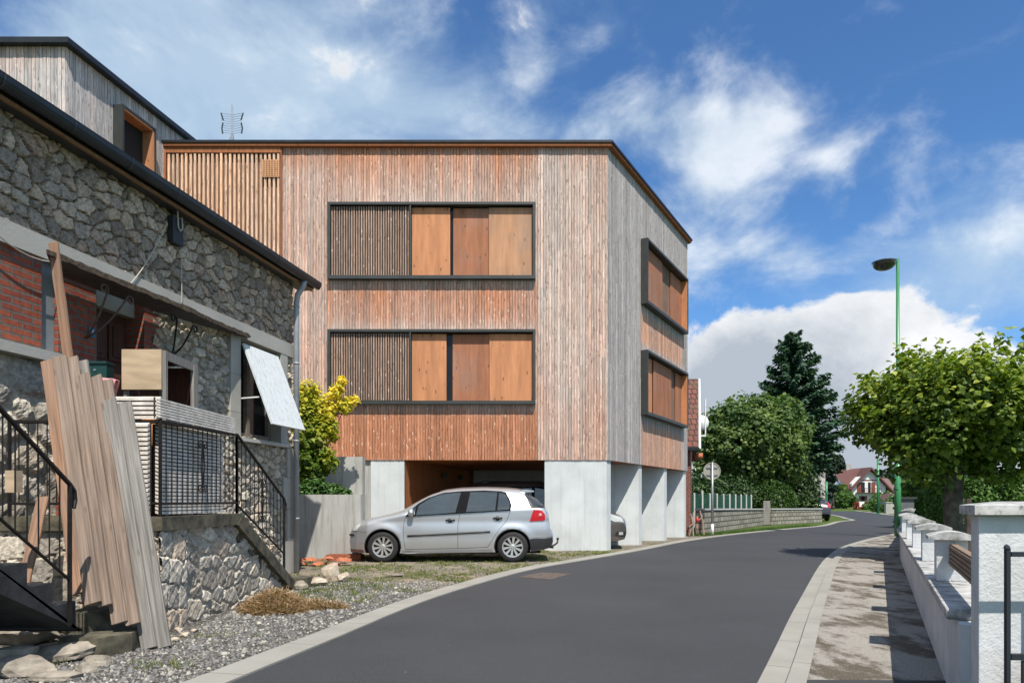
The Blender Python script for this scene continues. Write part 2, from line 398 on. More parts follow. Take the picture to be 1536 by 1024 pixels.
# ------------------------------------------------------------------ foliage
def leaves(name, pts, nrm, size, mat, parent, shape=6, rr=None, elong=1.0, fold=.25, world=True):
    n = len(pts); pts = np.asarray(pts); nrm = np.asarray(nrm)
    nrm = nrm/(np.linalg.norm(nrm, axis=1, keepdims=True)+1e-9)
    a = np.random.normal(size=(n,3)); t = a-nrm*(a*nrm).sum(1, keepdims=True); t /= np.linalg.norm(t, axis=1, keepdims=True)+1e-9
    q = np.cross(nrm, t); s = (size*np.random.uniform(.65,1.3,n))[:,None]
    if shape == 6: prof = [(-.5,0),(-.2,.45),(.15,.38),(.62,0),(.15,-.38),(-.2,-.45)]
    elif shape == 4: prof = [(-.5,0),(0,.33),(.6,0),(0,-.33)]
    else: prof = [(-.5,.022),(.6,0),(-.5,-.022)]
    V = np.stack([pts + t*s*px*elong + q*s*py + nrm*s*(fold*abs(py)-.15*px*px) for px, py in prof], 1).reshape(-1,3)
    k = len(prof); Fc = np.arange(n*k).reshape(n,k)
    if rr is None: rr = np.random.uniform(0,1,n)
    return mk(name, V, Fc.tolist(), mat, parent, False, {'r': np.repeat(rr, k)}, world)
def blob_pts(blobs, n, lo=.7, up=.5, lump=.22, freq=3.0):
    """points through the outer volume of a set of ellipsoids, with clumps"""
    bl = np.array([b if len(b) == 6 else (*b[:3], b[3], b[3], b[3]) for b in blobs], dtype=float)
    wgt = (bl[:,3]*bl[:,4]+bl[:,4]*bl[:,5]+bl[:,3]*bl[:,5]); wgt /= wgt.sum()
    idx = np.random.choice(len(bl), n, p=wgt)
    d = np.random.normal(size=(n,3)); d /= np.linalg.norm(d, axis=1, keepdims=True)
    r = lo+(1.06-lo)*np.random.uniform(0,1,n)**.6
    ph = np.random.uniform(0,6.28,(6,3)); L = np.zeros(n)
    for i in range(6): L += np.sin((d*freq*(1+i*.6)+ph[i]).sum(1)+ph[i,0]*idx)
    r = r*(1+lump*L/3.0)
    P = bl[idx,:3]+d*r[:,None]*bl[idx,3:6]
    N = d+np.random.normal(size=(n,3))*.55; N[:,2] += up
    return P, N, r
def inside_filter(P, N, blobs, k=.6):
    keep = np.ones(len(P), bool)
    for b in blobs:
        rx, ry, rz = b[3:6] if len(b) == 6 else (b[3],)*3
        q = (P-np.array(b[:3]))/np.array([rx,ry,rz]); keep &= (q**2).sum(1) > k*k
    return P[keep], N[keep]
def clumpy(c, R, n, rs, seed, squash=1.0, zmin=None):
    rng = random.Random(seed); out = []
    for i in range(n):
        a = i*2.39996; z = 1-2*(i+.5)/n; r = math.sqrt(1-z*z)
        k = rng.uniform(.62,.86)
        p = (c[0]+math.cos(a)*r*R[0]*k, c[1]+math.sin(a)*r*R[1]*k, c[2]+z*R[2]*k)
        q = rs*rng.uniform(.75,1.25); out.append((*p, q, q, q*squash))
    return out
def trunk(name, base, top, r0, r1, mat, parent, limbs=(), wob=.05, seed=1):
    rng = random.Random(seed); b = B(); n = 7
    P = [Vector(base)+(Vector(top)-Vector(base))*(i/(n-1))+Vector((rng.uniform(-wob,wob),rng.uniform(-wob,wob),0))*(0 if i == 0 else 1) for i in range(n)]
    b.tube([P[0]+Vector((0,0,-.05))]+P[1:], r0, 12, r1)
    b.tube([P[0]+Vector((0,0,-.06)), P[0]+(P[1]-P[0])*.3, P[0]+(P[1]-P[0])*.6], r0*1.35, 12, r0*.9)
    for (s, e, r) in limbs:
        s, e = Vector(s), Vector(e); m = (s+e)/2+Vector((rng.uniform(-.15,.15),rng.uniform(-.15,.15),rng.uniform(0,.15)))*(e-s).length*.4
        b.tube([s, s.lerp(m,.5), m, m.lerp(e,.55), e], r, 7, r*.3)
    return b.o(name, mat, parent, True)

# ------------------------------------------------------------------ stone walls as relief
def stone_patch(name, fn, a0, a1, z0, z1, mat, parent, cell=(.2,.15), depth=.04, res=.016, seed=3, skip=None, mort=.05, soft=.25, rows=False, flat=.6):
    rng = np.random.RandomState(seed)
    na, nz = int((a1-a0)/res)+1, int((z1-z0)/res)+1
    A, Z = np.meshgrid(np.linspace(a0,a1,na), np.linspace(z0,z1,nz))
    wx = A/cell[0]; wz = Z/cell[1]
    # gentle warp so that cells are not a regular lattice
    wx = wx+.22*np.sin(wz*.9+1)+.03*np.sin(wz*9.1)
    wz = wz+.28*np.sin(wx*.8+2)+.03*np.sin(wx*8.7)
    ix, iz = np.floor(wx).astype(int), np.floor(wz).astype(int)
    K = 257
    jx = rng.uniform(.05,.95,(K,K)); jz = rng.uniform(.1,.9,(K,K)); rv = rng.uniform(0,1,(K,K)); tx = rng.uniform(-1,1,(K,K)); tz = rng.uniform(-1,1,(K,K)); sz = rng.uniform(-.25,.25,(K,K))
    if rows: jx = .3+.4*jx; jz = .42+.16*jz; sz *= .2
    F1 = np.full(A.shape, 9.); F2 = F1.copy(); R = np.zeros(A.shape); DX = R.copy(); DZ = R.copy(); TX = R.copy(); TZ = R.copy()
    for dx in (-2,-1,0,1,2):
        for dz in (-2,-1,0,1,2):
            cx, cz = (ix+dx) % K, (iz+dz) % K
            px, pz = ix+dx+jx[cx,cz], iz+dz+jz[cx,cz]
            ex, ez = wx-px, wz-pz
            d = (np.maximum(np.abs(ex)*.9, np.abs(ez)*1.1)+.35*np.sqrt(ex**2+ez**2) if rows else np.sqrt(ex**2+ez**2))+sz[cx,cz]*.6
            nr = d < F1
            F2 = np.where(nr, F1, np.minimum(F2, d))
            R = np.where(nr, rv[cx,cz], R); DX = np.where(nr, ex, DX); DZ = np.where(nr, ez, DZ); TX = np.where(nr, tx[cx,cz], TX); TZ = np.where(nr, tz[cx,cz], TZ)
            F1 = np.where(nr, d, F1)
    E = F2-F1+.05*np.sin(A*61+Z*23)*np.sin(Z*57-A*31)+.04*np.sin(A*139-Z*83)*np.sin(Z*121+A*67)
    t = np.clip((E-mort)/soft, 0, 1); prof = t*t*(3-2*t)
    fine = sum(np.sin(A*f+s1)*np.sin(Z*f*1.13+s2)/k for f, s1, s2, k in ((31,1,2,1),(53,4,.3,1.6),(97,2,5,2.5)))
    D = depth*(prof*(flat+(1-flat)*R)+prof*.55*(TX*DX+TZ*DZ)+.13*fine*prof)
    m = 1-np.clip((E-mort*.6)/(mort*.9+1e-6), 0, 1)
    o_ = fn(0,0,0); U = np.array(fn(1,0,0))-np.array(o_); N = np.array(fn(0,0,1))-np.array(o_)
    V = np.array(o_)+A[...,None]*U+(D[...,None])*N; V[...,2] += Z-0.0
    idx = np.arange(na*nz).reshape(nz,na)
    Fc = np.stack([idx[:-1,:-1],idx[:-1,1:],idx[1:,1:],idx[1:,:-1]],-1).reshape(-1,4)
    if skip is not None:
        ca = (A[:-1,:-1]+A[1:,1:])/2; cz = (Z[:-1,:-1]+Z[1:,1:])/2
        Fc = Fc[~skip(ca,cz).ravel()]
    V = V.reshape(-1,3); used = np.unique(Fc); remap = np.zeros(len(V), int); remap[used] = np.arange(len(used))
    return mk(name, V[used], remap[Fc].tolist(), mat, parent, False, {'r': R.ravel()[used], 'm': m.ravel()[used]})

# ------------------------------------------------------------------ cladding
def clad(name, fn, a0, a1, z0, z1, mat, parent, pitch=.068, w=.88, e=.022, holes=(), wf=None, dz=.3, seed=1, back=None, base=0.0):
    rng = random.Random(seed); V = []; Fc = []; R = []; W = []
    n = int((a1-a0)/pitch); pitch = (a1-a0)/n
    for i in range(n):
        s0 = a0+i*pitch+pitch*(1-w)/2; s1 = s0+pitch*w; c = (s0+s1)/2
        segs = [(z0,z1)]
        for (h0,h1,q0,q1) in holes:
            if h0 < c < h1:
                ns = []
                for (p0,p1) in segs:
                    if q0 > p0: ns.append((p0,min(q0,p1)))
                    if q1 < p1: ns.append((max(q1,p0),p1))
                segs = [s for s in ns if s[1]-s[0] > .01]
        ee = e*rng.uniform(.8,1.2)+base
        for (p0,p1) in segs:
            # boards butt-jointed here and there
            cuts = [p0]; 
            while p1-cuts[-1] > 4.2: cuts.append(cuts[-1]+rng.uniform(1.4,3.6))
            cuts.append(p1)
            for z_a, z_b in zip(cuts, cuts[1:]):
                r = rng.random(); k = max(1, int((z_b-z_a)/dz)); b0 = len(V)
                for j in range(k+1):
                    z = z_a+(z_b-z_a)*j/k-(.003 if j == k and z_b != p1 else 0)
                    V += [fn(s0,z,base), fn(s0,z,ee), fn(s1,z,ee), fn(s1,z,base)]; R += [r]*4; W += [wf(c,z) if wf else 0]*4
                for j in range(k):
                    q = b0+4*j
                    Fc += [(q,q+1,q+5,q+4),(q+1,q+2,q+6,q+5),(q+2,q+3,q+7,q+6)]
                q = b0; Fc += [(q+3,q+2,q+1,q)]; q = b0+4*k; Fc += [(q,q+1,q+2,q+3)]
    return mk(name, V, Fc, mat, parent, False, {'r': R, 'w': W})

# ================================================================== GROUND
def offset(line, d):
    out = []
    for i, p in enumerate(line):
        a = Vector(line[max(i-1,0)]); b = Vector(line[min(i+1,len(line)-1)]); t = (b-a).normalized(); n = Vector((-t.y,t.x))
        out.append((p[0]+n.x*d, p[1]+n.y*d))
    return out
def smooth_line(P, k=6):
    P = [Vector(p) for p in P]; out = []
    for i in range(len(P)-1):
        p0, p1, p2, p3 = P[max(i-1,0)], P[i], P[i+1], P[min(i+2,len(P)-1)]
        for j in range(k):
            t = j/k; out.append(tuple(.5*((2*p1)+(p2-p0)*t+(2*p0-5*p1+4*p2-p3)*t*t+(3*p1-p0-3*p2+p3)*t**3)))
    out.append(tuple(P[-1])); return out
def strip(A_, B_, z0, z1=None):
    V = [(p[0],p[1],z0) for p in A_]+[(p[0],p[1],z0 if z1 is None else z1) for p in B_]; n = len(A_)
    return V, [(i,i+1,i+1+n,i+n) for i in range(n-1)]
LE = smooth_line([(-4.4,-6),(-2.9,0)]+[G(*p) for p in ((345,1024),(499,960),(655,896),(792,856),(880,840),(960,826),(1036,811),(1110,801),(1192,793),(1239,788.5))]+[(18.6,38.6),(20.9,41.6),(22.4,45.5),(24.6,51),(28.5,62),(33,76)])
RE = smooth_line([(-4.2,-6.5),(-.65,0)]+[G(*p) for p in ((1140,1024),(1200,902),(1241,836),(1279,815))]+[(14.3,25.2),(20.5,31),(30,37.5),(48,46)])
FARK = smooth_line([(64,60),(44,56),(31,51),(29.8,53.5),(33,62),(38,76)])
b = B(); b.box(-420,420,-60,900,-.4,-.012)
g = b.o('ground', M['grass']); g['kind'] = 'structure'
# keep the sheet fine enough for nice shading
road = [(p[0],p[1],.008) for p in LE]+[(p[0],p[1],.008) for p in reversed(FARK)]+[(p[0],p[1],.008) for p in reversed(RE)]
o = mk('road', road, [tuple(range(len(road)))], M['asphalt']); o['kind'] = 'structure'
m_ = o.data
import bmesh
bm = bmesh.new(); bm.from_mesh(m_); bmesh.ops.triangulate(bm, faces=bm.faces[:])
for f in bm.faces:
    if f.normal.z < 0: f.normal_flip()
bm.to_mesh(m_); bm.free()
def fx0(u,Y): return (u-CX)/F*Y
def raised(line, d0, d1, z0, z1, name, mat, zt=None):
    a = offset(line, d0); c = offset(line, d1); n = len(a); zt = z1 if zt is None else zt
    if name in ('kerb','gutter') and line is not FARK:
        L_=[0]
        for p,q in zip(a,a[1:]): L_.append(L_[-1]+math.hypot(q[0]-p[0],q[1]-p[1]))
        def pt(P,t):
            for i in range(n-1):
                if t <= L_[i+1]: k=(t-L_[i])/(L_[i+1]-L_[i]+1e-9); return (P[i][0]+(P[i+1][0]-P[i][0])*k, P[i][1]+(P[i+1][1]-P[i][1])*k)
            return P[-1]
        V=[];Fc=[];t=0;st=1.0
        while t < L_[-1]-st:
            g=.006; b0=len(V)
            for tt_ in (t+g,t+st*.5,t+st-g):
                pa,pc=pt(a,tt_),pt(c,tt_)
                V+=[(*pa,z0),(*pa,z1),(*pc,zt),(*pc,z0)]
            for j in range(2):
                for k in range(3): Fc.append((b0+4*j+k,b0+4*j+4+k,b0+4*j+5+k,b0+4*j+1+k))
            Fc+=[(b0+3,b0+2,b0+1,b0),(b0+8,b0+9,b0+10,b0+11)]; t+=st
        bed=len(V); V+=[(p[0],p[1],min(z1,zt)-.014) for p in a]+[(p[0],p[1],min(z1,zt)-.014) for p in c]
        Fc+=[(bed+i,bed+i+1,bed+i+1+n,bed+i+n) for i in range(n-1)]
        o = mk(name, V, Fc, mat); o['kind'] = 'structure'; return o
    V = [(p[0],p[1],z0) for p in a]+[(p[0],p[1],z1) for p in a]+[(p[0],p[1],zt) for p in c]+[(p[0],p[1],z0) for p in c]
    Fc = []
    for i in range(n-1):
        for k in range(3): Fc.append((k*n+i,k*n+i+1,(k+1)*n+i+1,(k+1)*n+i))
    o = mk(name, V, Fc, mat); o['kind'] = 'structure'; return o
raised(LE, -.01, .27, -.01, .022, 'kerb', M['kerb'])
raised(RE, .01, -.17, -.01, .016, 'gutter', M['kerb'])
raised(RE, -.172, -.29, -.01, .06, 'kerb', M['kerb'])
raised(FARK, .0, -.5, -.01, .05, 'kerb', M['kerb'])
# wall line on the right
def WR(a, z, e): # a = depth Y along the garden wall, e = toward the road
    X = .431+.537*a if a < 14.2 else .431+.537*14.2+.60*(a-14.2)
    return (X-e*.881, a+e*.473, z)
pv = offset(RE, -.285); wl = [WR(p[1]-.0,0,-.05)[:2] for p in pv]
sel = [i for i,p in enumerate(pv) if 0 < p[1] < 29.5]
V, Fc = strip([pv[i] for i in sel], [(max(wl[i][0],pv[i][0]+.3), wl[i][1]) for i in sel], .052)
Fc = [f[::-1] for f in Fc]; o = mk('pavement', V, Fc, M['pave']); o['kind'] = 'structure'
V, Fc = strip([p for p in [pv[i] for i in sel] if p[1] < 4.85], [(max(wl[i][0],pv[i][0]+.3), wl[i][1]) for i in sel if pv[i][1] < 4.85], .058)
mk('pavement_patch', V, [f[::-1] for f in Fc], M['asphalt'])['kind'] = 'structure'
# gravel verge left, yard in front of the timber building
LO = offset(LE, .265); near = [p for p in LO if p[1] < 9.5]; 
gv = [(p[0],p[1],.002) for p in near]+[(-2.3,10.3,.002),(-6,10.3,.002),(-9,-6,.002)]
mk('gravel_verge', gv, [tuple(range(len(gv)))], M['gravel'])['kind'] = 'structure'
yd = [p for p in LO if 7.6 < p[1] < 24.6]
yv = [(p[0],p[1],-.004) for p in yd]+[(5,25,-.004),(-14,25,-.004),(-14,7.6,-.004)]
mk('yard_gravel', yv, [tuple(range(len(yv)))], M['yard'])['kind'] = 'structure'
# worn drain patch in the asphalt
p = [G(*q) for q in ((776,866),(812,859),(856,861),(826,870))]
mk('road_patch', [(x,y,.012) for x,y in p], [(0,1,2,3)], simple('rust_stained_patch', (.10,.075,.06), .9, 0, .35, 12, .4))['kind'] = 'structure'

# loose pebbles, grass tufts, straw
def scatter_poly(n, fn): 
    out = []
    while len(out) < n:
        p = fn(); 
        if p: out.append(p)
    return out
LOa = [(p[1],p[0]) for p in LO]
def xl(y): 
    for (ya,xa),(yb,xb) in zip(LOa, LOa[1:]):
        if ya <= y <= yb: return xa+(xb-xa)*(y-ya)/(yb-ya)
    return 99
rng = random.Random(5)
def gp():
    y = 4.2+rng.random()**1.3*6.0; x = xl(y)-.03-rng.random()**.8*1.9
    if x < -3.05 and y > 6.2: return None
    return (x,y)
V=[];Fc=[];R=[]
for (x,y) in scatter_poly(9500, gp):
    s = rng.uniform(.004,.0155)*(1.0 if rng.random()<.95 else 2.0); n=len(V); a0=rng.uniform(0,6.28)
    pts=[]
    for k in range(5):
        a=a0+k*1.2566; rr=s*rng.uniform(.7,1.2); pts.append((x+rr*math.cos(a),y+rr*math.sin(a),.0))
    V+= pts+[(p[0]*.6+x*.4,p[1]*.6+y*.4,s*rng.uniform(.7,1.1)) for p in pts]
    Fc+=[(n+k,n+(k+1)%5,n+5+(k+1)%5,n+5+k) for k in range(5)]+[tuple(n+5+k for k in range(5))]
    R+=[rng.random()]*10
t = NT('loose_pebbles'); t.col(t.ramp(t.attr('r'), [(0,(.09,.088,.085)),(.5,(.21,.203,.195)),(.82,(.31,.285,.25)),(1,(.55,.5,.42))])); t.set(.9)
o = mk('pebbles', V, Fc, t.m, None, False, {'r':R}); tag(o, 'loose grey and white pebbles strewn over the gravel verge beside the road', 'gravel', kind='stuff')
def tufts(name, spots, label, mat=None, h=.07, per=14, cat='grass'):
    P=[];V=[];Fc=[];R=[]
    for (x,y,sc) in spots:
        for k in range(per):
            a=rng.uniform(0,6.28); d=rng.random()*.06*sc; bx,by=x+d*math.cos(a),y+d*math.sin(a)
            l=h*sc*rng.uniform(.5,1.3); tx,ty=bx+math.cos(a)*l*rng.uniform(.1,.8),by+math.sin(a)*l*rng.uniform(.1,.8)
            w=.004*sc+.002; n=len(V)
            V+=[(bx-w*math.sin(a),by+w*math.cos(a),-.01),(bx+w*math.sin(a),by-w*math.cos(a),-.01),(tx,ty,l)]; Fc.append((n,n+1,n+2)); R+=[rng.random()]*3
    o = mk(name, V, Fc, mat or M['blade'], None, False, {'r':R}); return tag(o,label,cat,kind='stuff')
def yp():
    y = 9.0+rng.random()*7.4; x = xl(y)-.02-rng.random()**1.2*5.5
    if x < -4.2 or (y < 10.2 and x < -2.7): return None
    nse = math.sin(x*2.1+1)*math.sin(y*2.7)+math.sin(x*5+y*3)*.5
    return (x,y,rng.uniform(.6,1.4)) if nse > -.1 or rng.random() < .12 else None
tufts('yard_grass', scatter_poly(1900, yp), 'thin yellowing grass growing through the gravel yard around the silver car', None, .032, 10)
tufts('verge_weeds', [(*G(rng.uniform(440,560)+rng.gauss(0,12), rng.uniform(868,905)),rng.uniform(.7,1.5)) for _ in range(160)]+[(G(240,1000)[0]+rng.gauss(0,.12),G(240,1000)[1]+rng.gauss(0,.06),1.0) for _ in range(14)]+[(G(35,990)[0]+rng.gauss(0,.15),G(35,990)[1]+rng.gauss(0,.08),1.4) for _ in range(22)]+[(G(330,955)[0]+rng.gauss(0,.1),G(330,955)[1]+rng.gauss(0,.05),.9) for _ in range(10)], 'small weeds and grass tufts dotted along the gravel verge', None, .042, 12)
def vg():
    t_ = rng.random(); u = 1062+t_*168; v = 804-t_*15.5
    x,y = G(u, v); return (x-rng.random()*.8, y+rng.random()*.5, 1.6)
tufts('verge_grass', scatter_poly(700, vg), 'mown green grass strip between the block wall and the road', leafm('green_blades', (.04,.09,.012),(.07,.15,.02),(.14,.22,.04),.3), .05, 8)

# ================================================================== TIMBER BUILDING
D0 = 16.65; RZ = 9.92; FZ = 2.2
K = (2.325, D0)                       # street corner
def FRf(a, z, e): return (a, D0-e, z)            # front facade, a = X
sd = Vector((.573,1)).normalized()
def SDf(a, z, e): return (K[0]+sd.x*a+sd.y*e, K[1]+sd.y*a-sd.x*e, z)   # street facade, a = length from the corner
def wx(u): return (u-CX)/F*D0
tb = thing('timber_building', 'three storey larch clad building on pale concrete piers with framed sliding shutter windows', 'building', (-2,20,0))
SL = 7.05
XL = wx(248)
wins = [(wx(494),wx(803),6.57,8.42),(wx(494),wx(803),3.545,5.35)]
def sa(Y): return (Y-K[1])/sd.y
swins = [(sa(18.72),sa(22.25),6.60,8.38),(sa(18.72),sa(22.25),3.56,5.33)]
# core volume (dark behind the boards)
core = B()
end = SDf(SL,0,0); 
core.prism([(XL,D0+.03),(K[0]-.01,D0+.03),(end[0]-.03,end[1]-.02),(end[0]-3,27.5),(XL,27.5)], FZ+.06, RZ-.05)
core.o('core_wall', simple('board_backing', (.20,.115,.08), .9, 0, .2, 3, 0), tb)
def wf_front(x, z):
    w = .22
    if z > 9.2: w += .75*min(1,(z-9.2)/.55)
    if wx(424) < x < wx(494) : w = .38+ (.3 if z>9.2 else 0) - (.1 if z < 6 else 0)
    inb = wx(492) < x < wx(805)
    if inb and 5.35 < z < 6.57: w = .95-.35*(6.57-z)/1.2
    if inb and z < 3.545: w = 1.15
    if inb and z > 8.42: w = .22 + .5*(z-8.42)
    if x > wx(805): w = .14+.5*max(0,(z-9.1))+.18*max(0,min(1,(5-z)/2))+(.1 if x > wx(880) else 0)
    return w
clad('front_cladding', FRf, wx(424), K[0]+.01, FZ, RZ-.12, M['clad'], tb, holes=[(a,b_,c,d) for a,b_,c,d in wins], wf=wf_front, seed=11)
def wf_side(a, z):
    w = -.25+.25*max(0,(z-9.3))
    if swins[0][0] < a < swins[0][1]:
        if 5.33 < z < 6.6: w = .8
        elif z < 3.56: w = .72
    return w
clad('street_cladding', SDf, .0, SL, FZ, RZ-.12, M['clad_side'], tb, holes=[tuple(s) for s in swins], wf=wf_side, seed=12)
# back / far sides, plain boards
def BKf(a, z, e): return (end[0]-3*a, end[1]+(27.5-end[1])*a, z)
# slatted screen at the left with brown wall behind
clad('slat_screen', FRf, XL+.06, wx(422), FZ+1, RZ-.28, M['slat'], tb, pitch=.104, w=.5, e=.06, wf=lambda x,z:.55, seed=13, base=.01)
b = B(); b.box(XL,XL+.055,D0-.09,D0+.2,FZ+1,RZ-.13); b.box(wx(422.3),wx(424),D0-.08,D0+.02,FZ+1,RZ-.13); b.box(XL+.056,wx(422.2),D0-.085,D0+.02,RZ-.27,RZ-.13)
b.o('screen_trim', M['soffit'], tb)
b = B()
for i in range(9):
    z = 1.22+(750-243-i*3.0)/61.5; b.box(wx(396),wx(420),D0-.085,D0-.072,z-.016,z+.009)
for i in range(7): x = wx(396+i*4); b.box(x-.008,x+.014,D0-.097,D0-.086,1.22+(750-268)/61.5,1.22+(750-242)/61.5)
b.o('vent_grille', plain_wood('fresh_larch', (.62,.33,.17), 4, 1, .2), tb)
# roof: thin dark edge over a wooden soffit line
rp = [(XL-.12,D0-.16),(K[0]+.1,D0-.16)]; e1 = SDf(SL+.12,0,.16); rp += [e1[:2],(e1[0]-3.2,27.7),(XL-.12,27.7)]
b = B(); b.prism(rp, RZ-.055, RZ); b.o('roof_edge', M['zinc'], tb)
rq = [(XL-.08,D0-.13),(K[0]+.08,D0-.13)]; e2 = SDf(SL+.08,0,.13); rq += [e2[:2],(e2[0]-3.1,27.6),(XL-.08,27.6)]
b = B(); b.prism(rq, RZ-.125, RZ-.057); b.o('soffit_board', M['soffit'], tb)
# windows
def panel(parent, fn, a0, a1, z0, z1, e0, e1, mat, name='shutter_panel'):
    b = B(); b.fbox(fn, a0,a1,e0,e1,z0,z1); return b.o(name, mat, parent)
def framed(fn, a0, a1, z0, z1, prot, parts, th=.062, mid=None):
    bf = B()
    bf.fbox(fn,a0,a1,-.25,prot,z1-th,z1); bf.fbox(fn,a0,a1,-.25,prot,z0,z0+th*1.3)
    bf.fbox(fn,a0,a0+th,-.25,prot-.002,z0+th*1.3,z1-th); bf.fbox(fn,a1-th,a1,-.25,prot-.002,z0+th*1.3,z1-th)
    if mid: bf.fbox(fn,mid-.02,mid+.02,-.02,prot-.01,z0+th*1.3,z1-th)
    w = bf.o('window', M['frame'], tb)
    b = B(); b.fbox(fn,a0+th,a1-th,-.029,-.024,z0+th,z1-th); b.o('pane', M['glass'], w)
    for kind, p0, p1, ee in parts:
        if kind == 'slats':
            clad('slat_screen', fn, p0, p1, z0+th*1.3+.02, z1-th-.02, M['slatdark'], w, pitch=.0585, w=.5, e=.035, wf=lambda x,z:.5, seed=int(z0*10), base=ee)
            b = B(); b.fbox(fn,p0,p1,ee-.02,ee-.012,z0+th*1.3,z1-th); b.o('screen_backing', M['black'], w)
        else: panel(w, fn, p0, p1, z0+th*1.3+.004, z1-th-.03, ee-.028, ee, M[kind])
    return w
T = .062
for i,(a0,a1,z0,z1) in enumerate(wins):
    if i == 0: ps = [('slats',a0+T,wx(615),.06),('shutter',wx(618.5),wx(675.5),.05),('shutter_dark',wx(680),wx(733),.006),('shutter_pale',wx(733.3),a1-T-.002,.05)]
    else: ps = [('slats',a0+T,wx(615),.06),('shutter',wx(618.5),wx(670),.05),('shutter_dark',wx(679),wx(734),.006),('shutter',wx(734.3),a1-T-.002,.05)]
    framed(FRf, a0,a1,z0,z1,.17,ps,T,wx(616.7))
def side_a(u):    # distance along the street side for a photograph column
    q = (u-CX)/F; Y = (K[0]-.573*K[1])/(q-.573); return (Y-K[1])/sd.y
for i,(a0,a1,z0,z1) in enumerate(swins):
    if i == 0: ps = [('shutter_dark',a0+T,side_a(991),.05),('shutter_dark',side_a(1005),a1-T-.002,.02)]
    else: ps = [('shutter',a0+T,side_a(977),.02),('shutter_dark',side_a(977.5),side_a(1004),.06),('shutter_dark',side_a(1012),a1-T-.002,.02)]
    w = framed(SDf, a0,a1,z0,z1,.22,ps,T)
    b = B(); b.fbox(SDf, a1-T-.045,a1-T-.003,-.18,.2,z0+.09,z1-.07); b.o('reveal', M['shutter'], w)
# concrete piers, walls and garage
b = B(); b.box(wx(556),wx(606.5),D0+.004,D0+.3,-.05,FZ+.058); b.o('concrete_pier', M['conc'], tb)
b = B(); b.prism([(wx(817),D0+.004),(K[0]-.02,D0+.004),(K[0]+.12,D0+.25),(wx(817),D0+.25)],-.05,FZ-.001); b.o('concrete_pier', M['conc'], tb)
for Y in (18.7,20.7):
    a = sa(Y); p = SDf(a,0,-.03); q = SDf(a+.25,0,-.03)
    b = B(); b.prism([(p[0]-1.3,p[1]),(p[0],p[1]),(q[0],q[1]),(q[0]-1.44,q[1])],-.05,FZ+.05); b.o('concrete_pier', M['conc'], tb)
p = SDf(sa(22.55),0,-.03); q = SDf(SL-.02,0,-.03)
b = B(); b.prism([(-1.27,p[1]+.3),(-1.27,p[1]),(p[0],p[1]),(q[0],q[1]),(q[0]-.1,p[1]+.6)],-.05,FZ+.05); b.o('back_wall', M['conc'], tb)
b = B(); e3 = SDf(SL,0,-.01)
b.prism([(wx(556)+.01,D0+.02),(K[0]-.02,D0+.02),(e3[0],e3[1]),(e3[0]-.3,e3[1]+1),(wx(556),e3[1]+1)], FZ+.005, FZ+.055); b.o('soffit', M['soffit'], tb)
b = B(); b.prism([(-2.6,D0+.302),(-1.27,23.3),(-1.6,23.3),(-2.95,D0+.302)],0,FZ+.003); b.prism([(-2.602,D0+.006),(-2.545,D0+.30),(-2.6,D0+.301),(-2.603,D0+.3)],0,FZ+.003)
gw = b.o('garage_side_wall', M['soffit'], tb)
for (u,Yy) in ((644,19.6),(690,21.3)):
    t_ = (Yy-D0); x = -2.6+.2*t_; b = B(); b.box(x+.02,x+.12,Yy,Yy+.16,1.86,2.02); b.o('wall_lamp', M['plastic'], tb)
b = B(); b.box(XL,wx(556)-.01,D0+.06,D0+.4,-.05,FZ+1.05); b.o('base_wall', M['conc_st'], tb)
# retaining wall and planter left of the garage
b = B(); b.box(-6.5,-3.5,15.98,16.28,-.1,2.24); o = b.o('retaining_wall', M['conc_st']); tag(o,'stained concrete wall standing behind the planter next to the garage','wall')
pl = thing('concrete_planter','low weathered concrete planter wall in front of the silver car, holding shrubs','planter',(-3.2,14.2,0))
b = B(); b.box(-6.5,-3.15,14.2,14.38,-.1,1.34); b.prism([(-3.36,14.381),(-3.195,14.381),(-3.57,15.97),(-3.74,15.97)],-.1,1.335); b.o('planter_wall', M['conc_st'], pl)
b = B(); b.prism([(-6.5,14.39),(-3.38,14.39),(-3.76,15.96),(-6.5,15.96)],.9,1.24); b.o('soil', simple('soil',(.06,.04,.025),.95,0,.4,8,.8), pl)

# grey wing at the upper left
def WGf(a, z, e): return (-11.78+.2*a+.98*e, a-.196*e, z)      # a = Y
wg = thing('timber_wing','taller silver grey weathered timber block with a box window behind the stone house','building',(-10,15,0))
WZ = 10.47; c0 = WGf(13.79,0,0); c1 = WGf(19.5,0,0)
b = B(); b.prism([(-16,c0[1]+.03),(c0[0]-.03,c0[1]+.03),(c1[0]-.03,c1[1]),(-16,c1[1])],0,WZ-.05); b.o('core_wall', M['black'], wg)
clad('side_cladding', WGf, 13.79, 19.5, 2.5, WZ-.1, M['clad_wing'], wg, holes=[(15.06,16.0,7.9,9.88)], wf=lambda a,z:.0+.35*max(0,z-10.1), seed=21, pitch=.075)
clad('front_cladding', lambda a,z,e:(a,13.79-e,z), -16, c0[0]+.01, 2.5, WZ-.1, M['clad_wing'], wg, wf=lambda a,z:.12+.9*max(0,z-9.9), seed=22, pitch=.075)
q0 = WGf(13.79,0,.16); q1 = WGf(19.6,0,.16)
b = B(); b.prism([(-16,13.63),(q0[0],13.63),(q1[0],q1[1]),(-16,19.6)],WZ-.11,WZ); b.o('roof_edge', M['zinc'], wg)
b = B(); f_ = WGf
b.fbox(f_,15.0,16.03,-.3,.26,9.85,9.9); b.fbox(f_,15.0,16.03,-.3,.26,7.85,7.9); b.fbox(f_,15.0,15.05,-.3,.258,7.9,9.85); b.fbox(f_,15.98,16.03,-.3,.258,7.9,9.85)
w = b.o('window', M['frame'], wg)
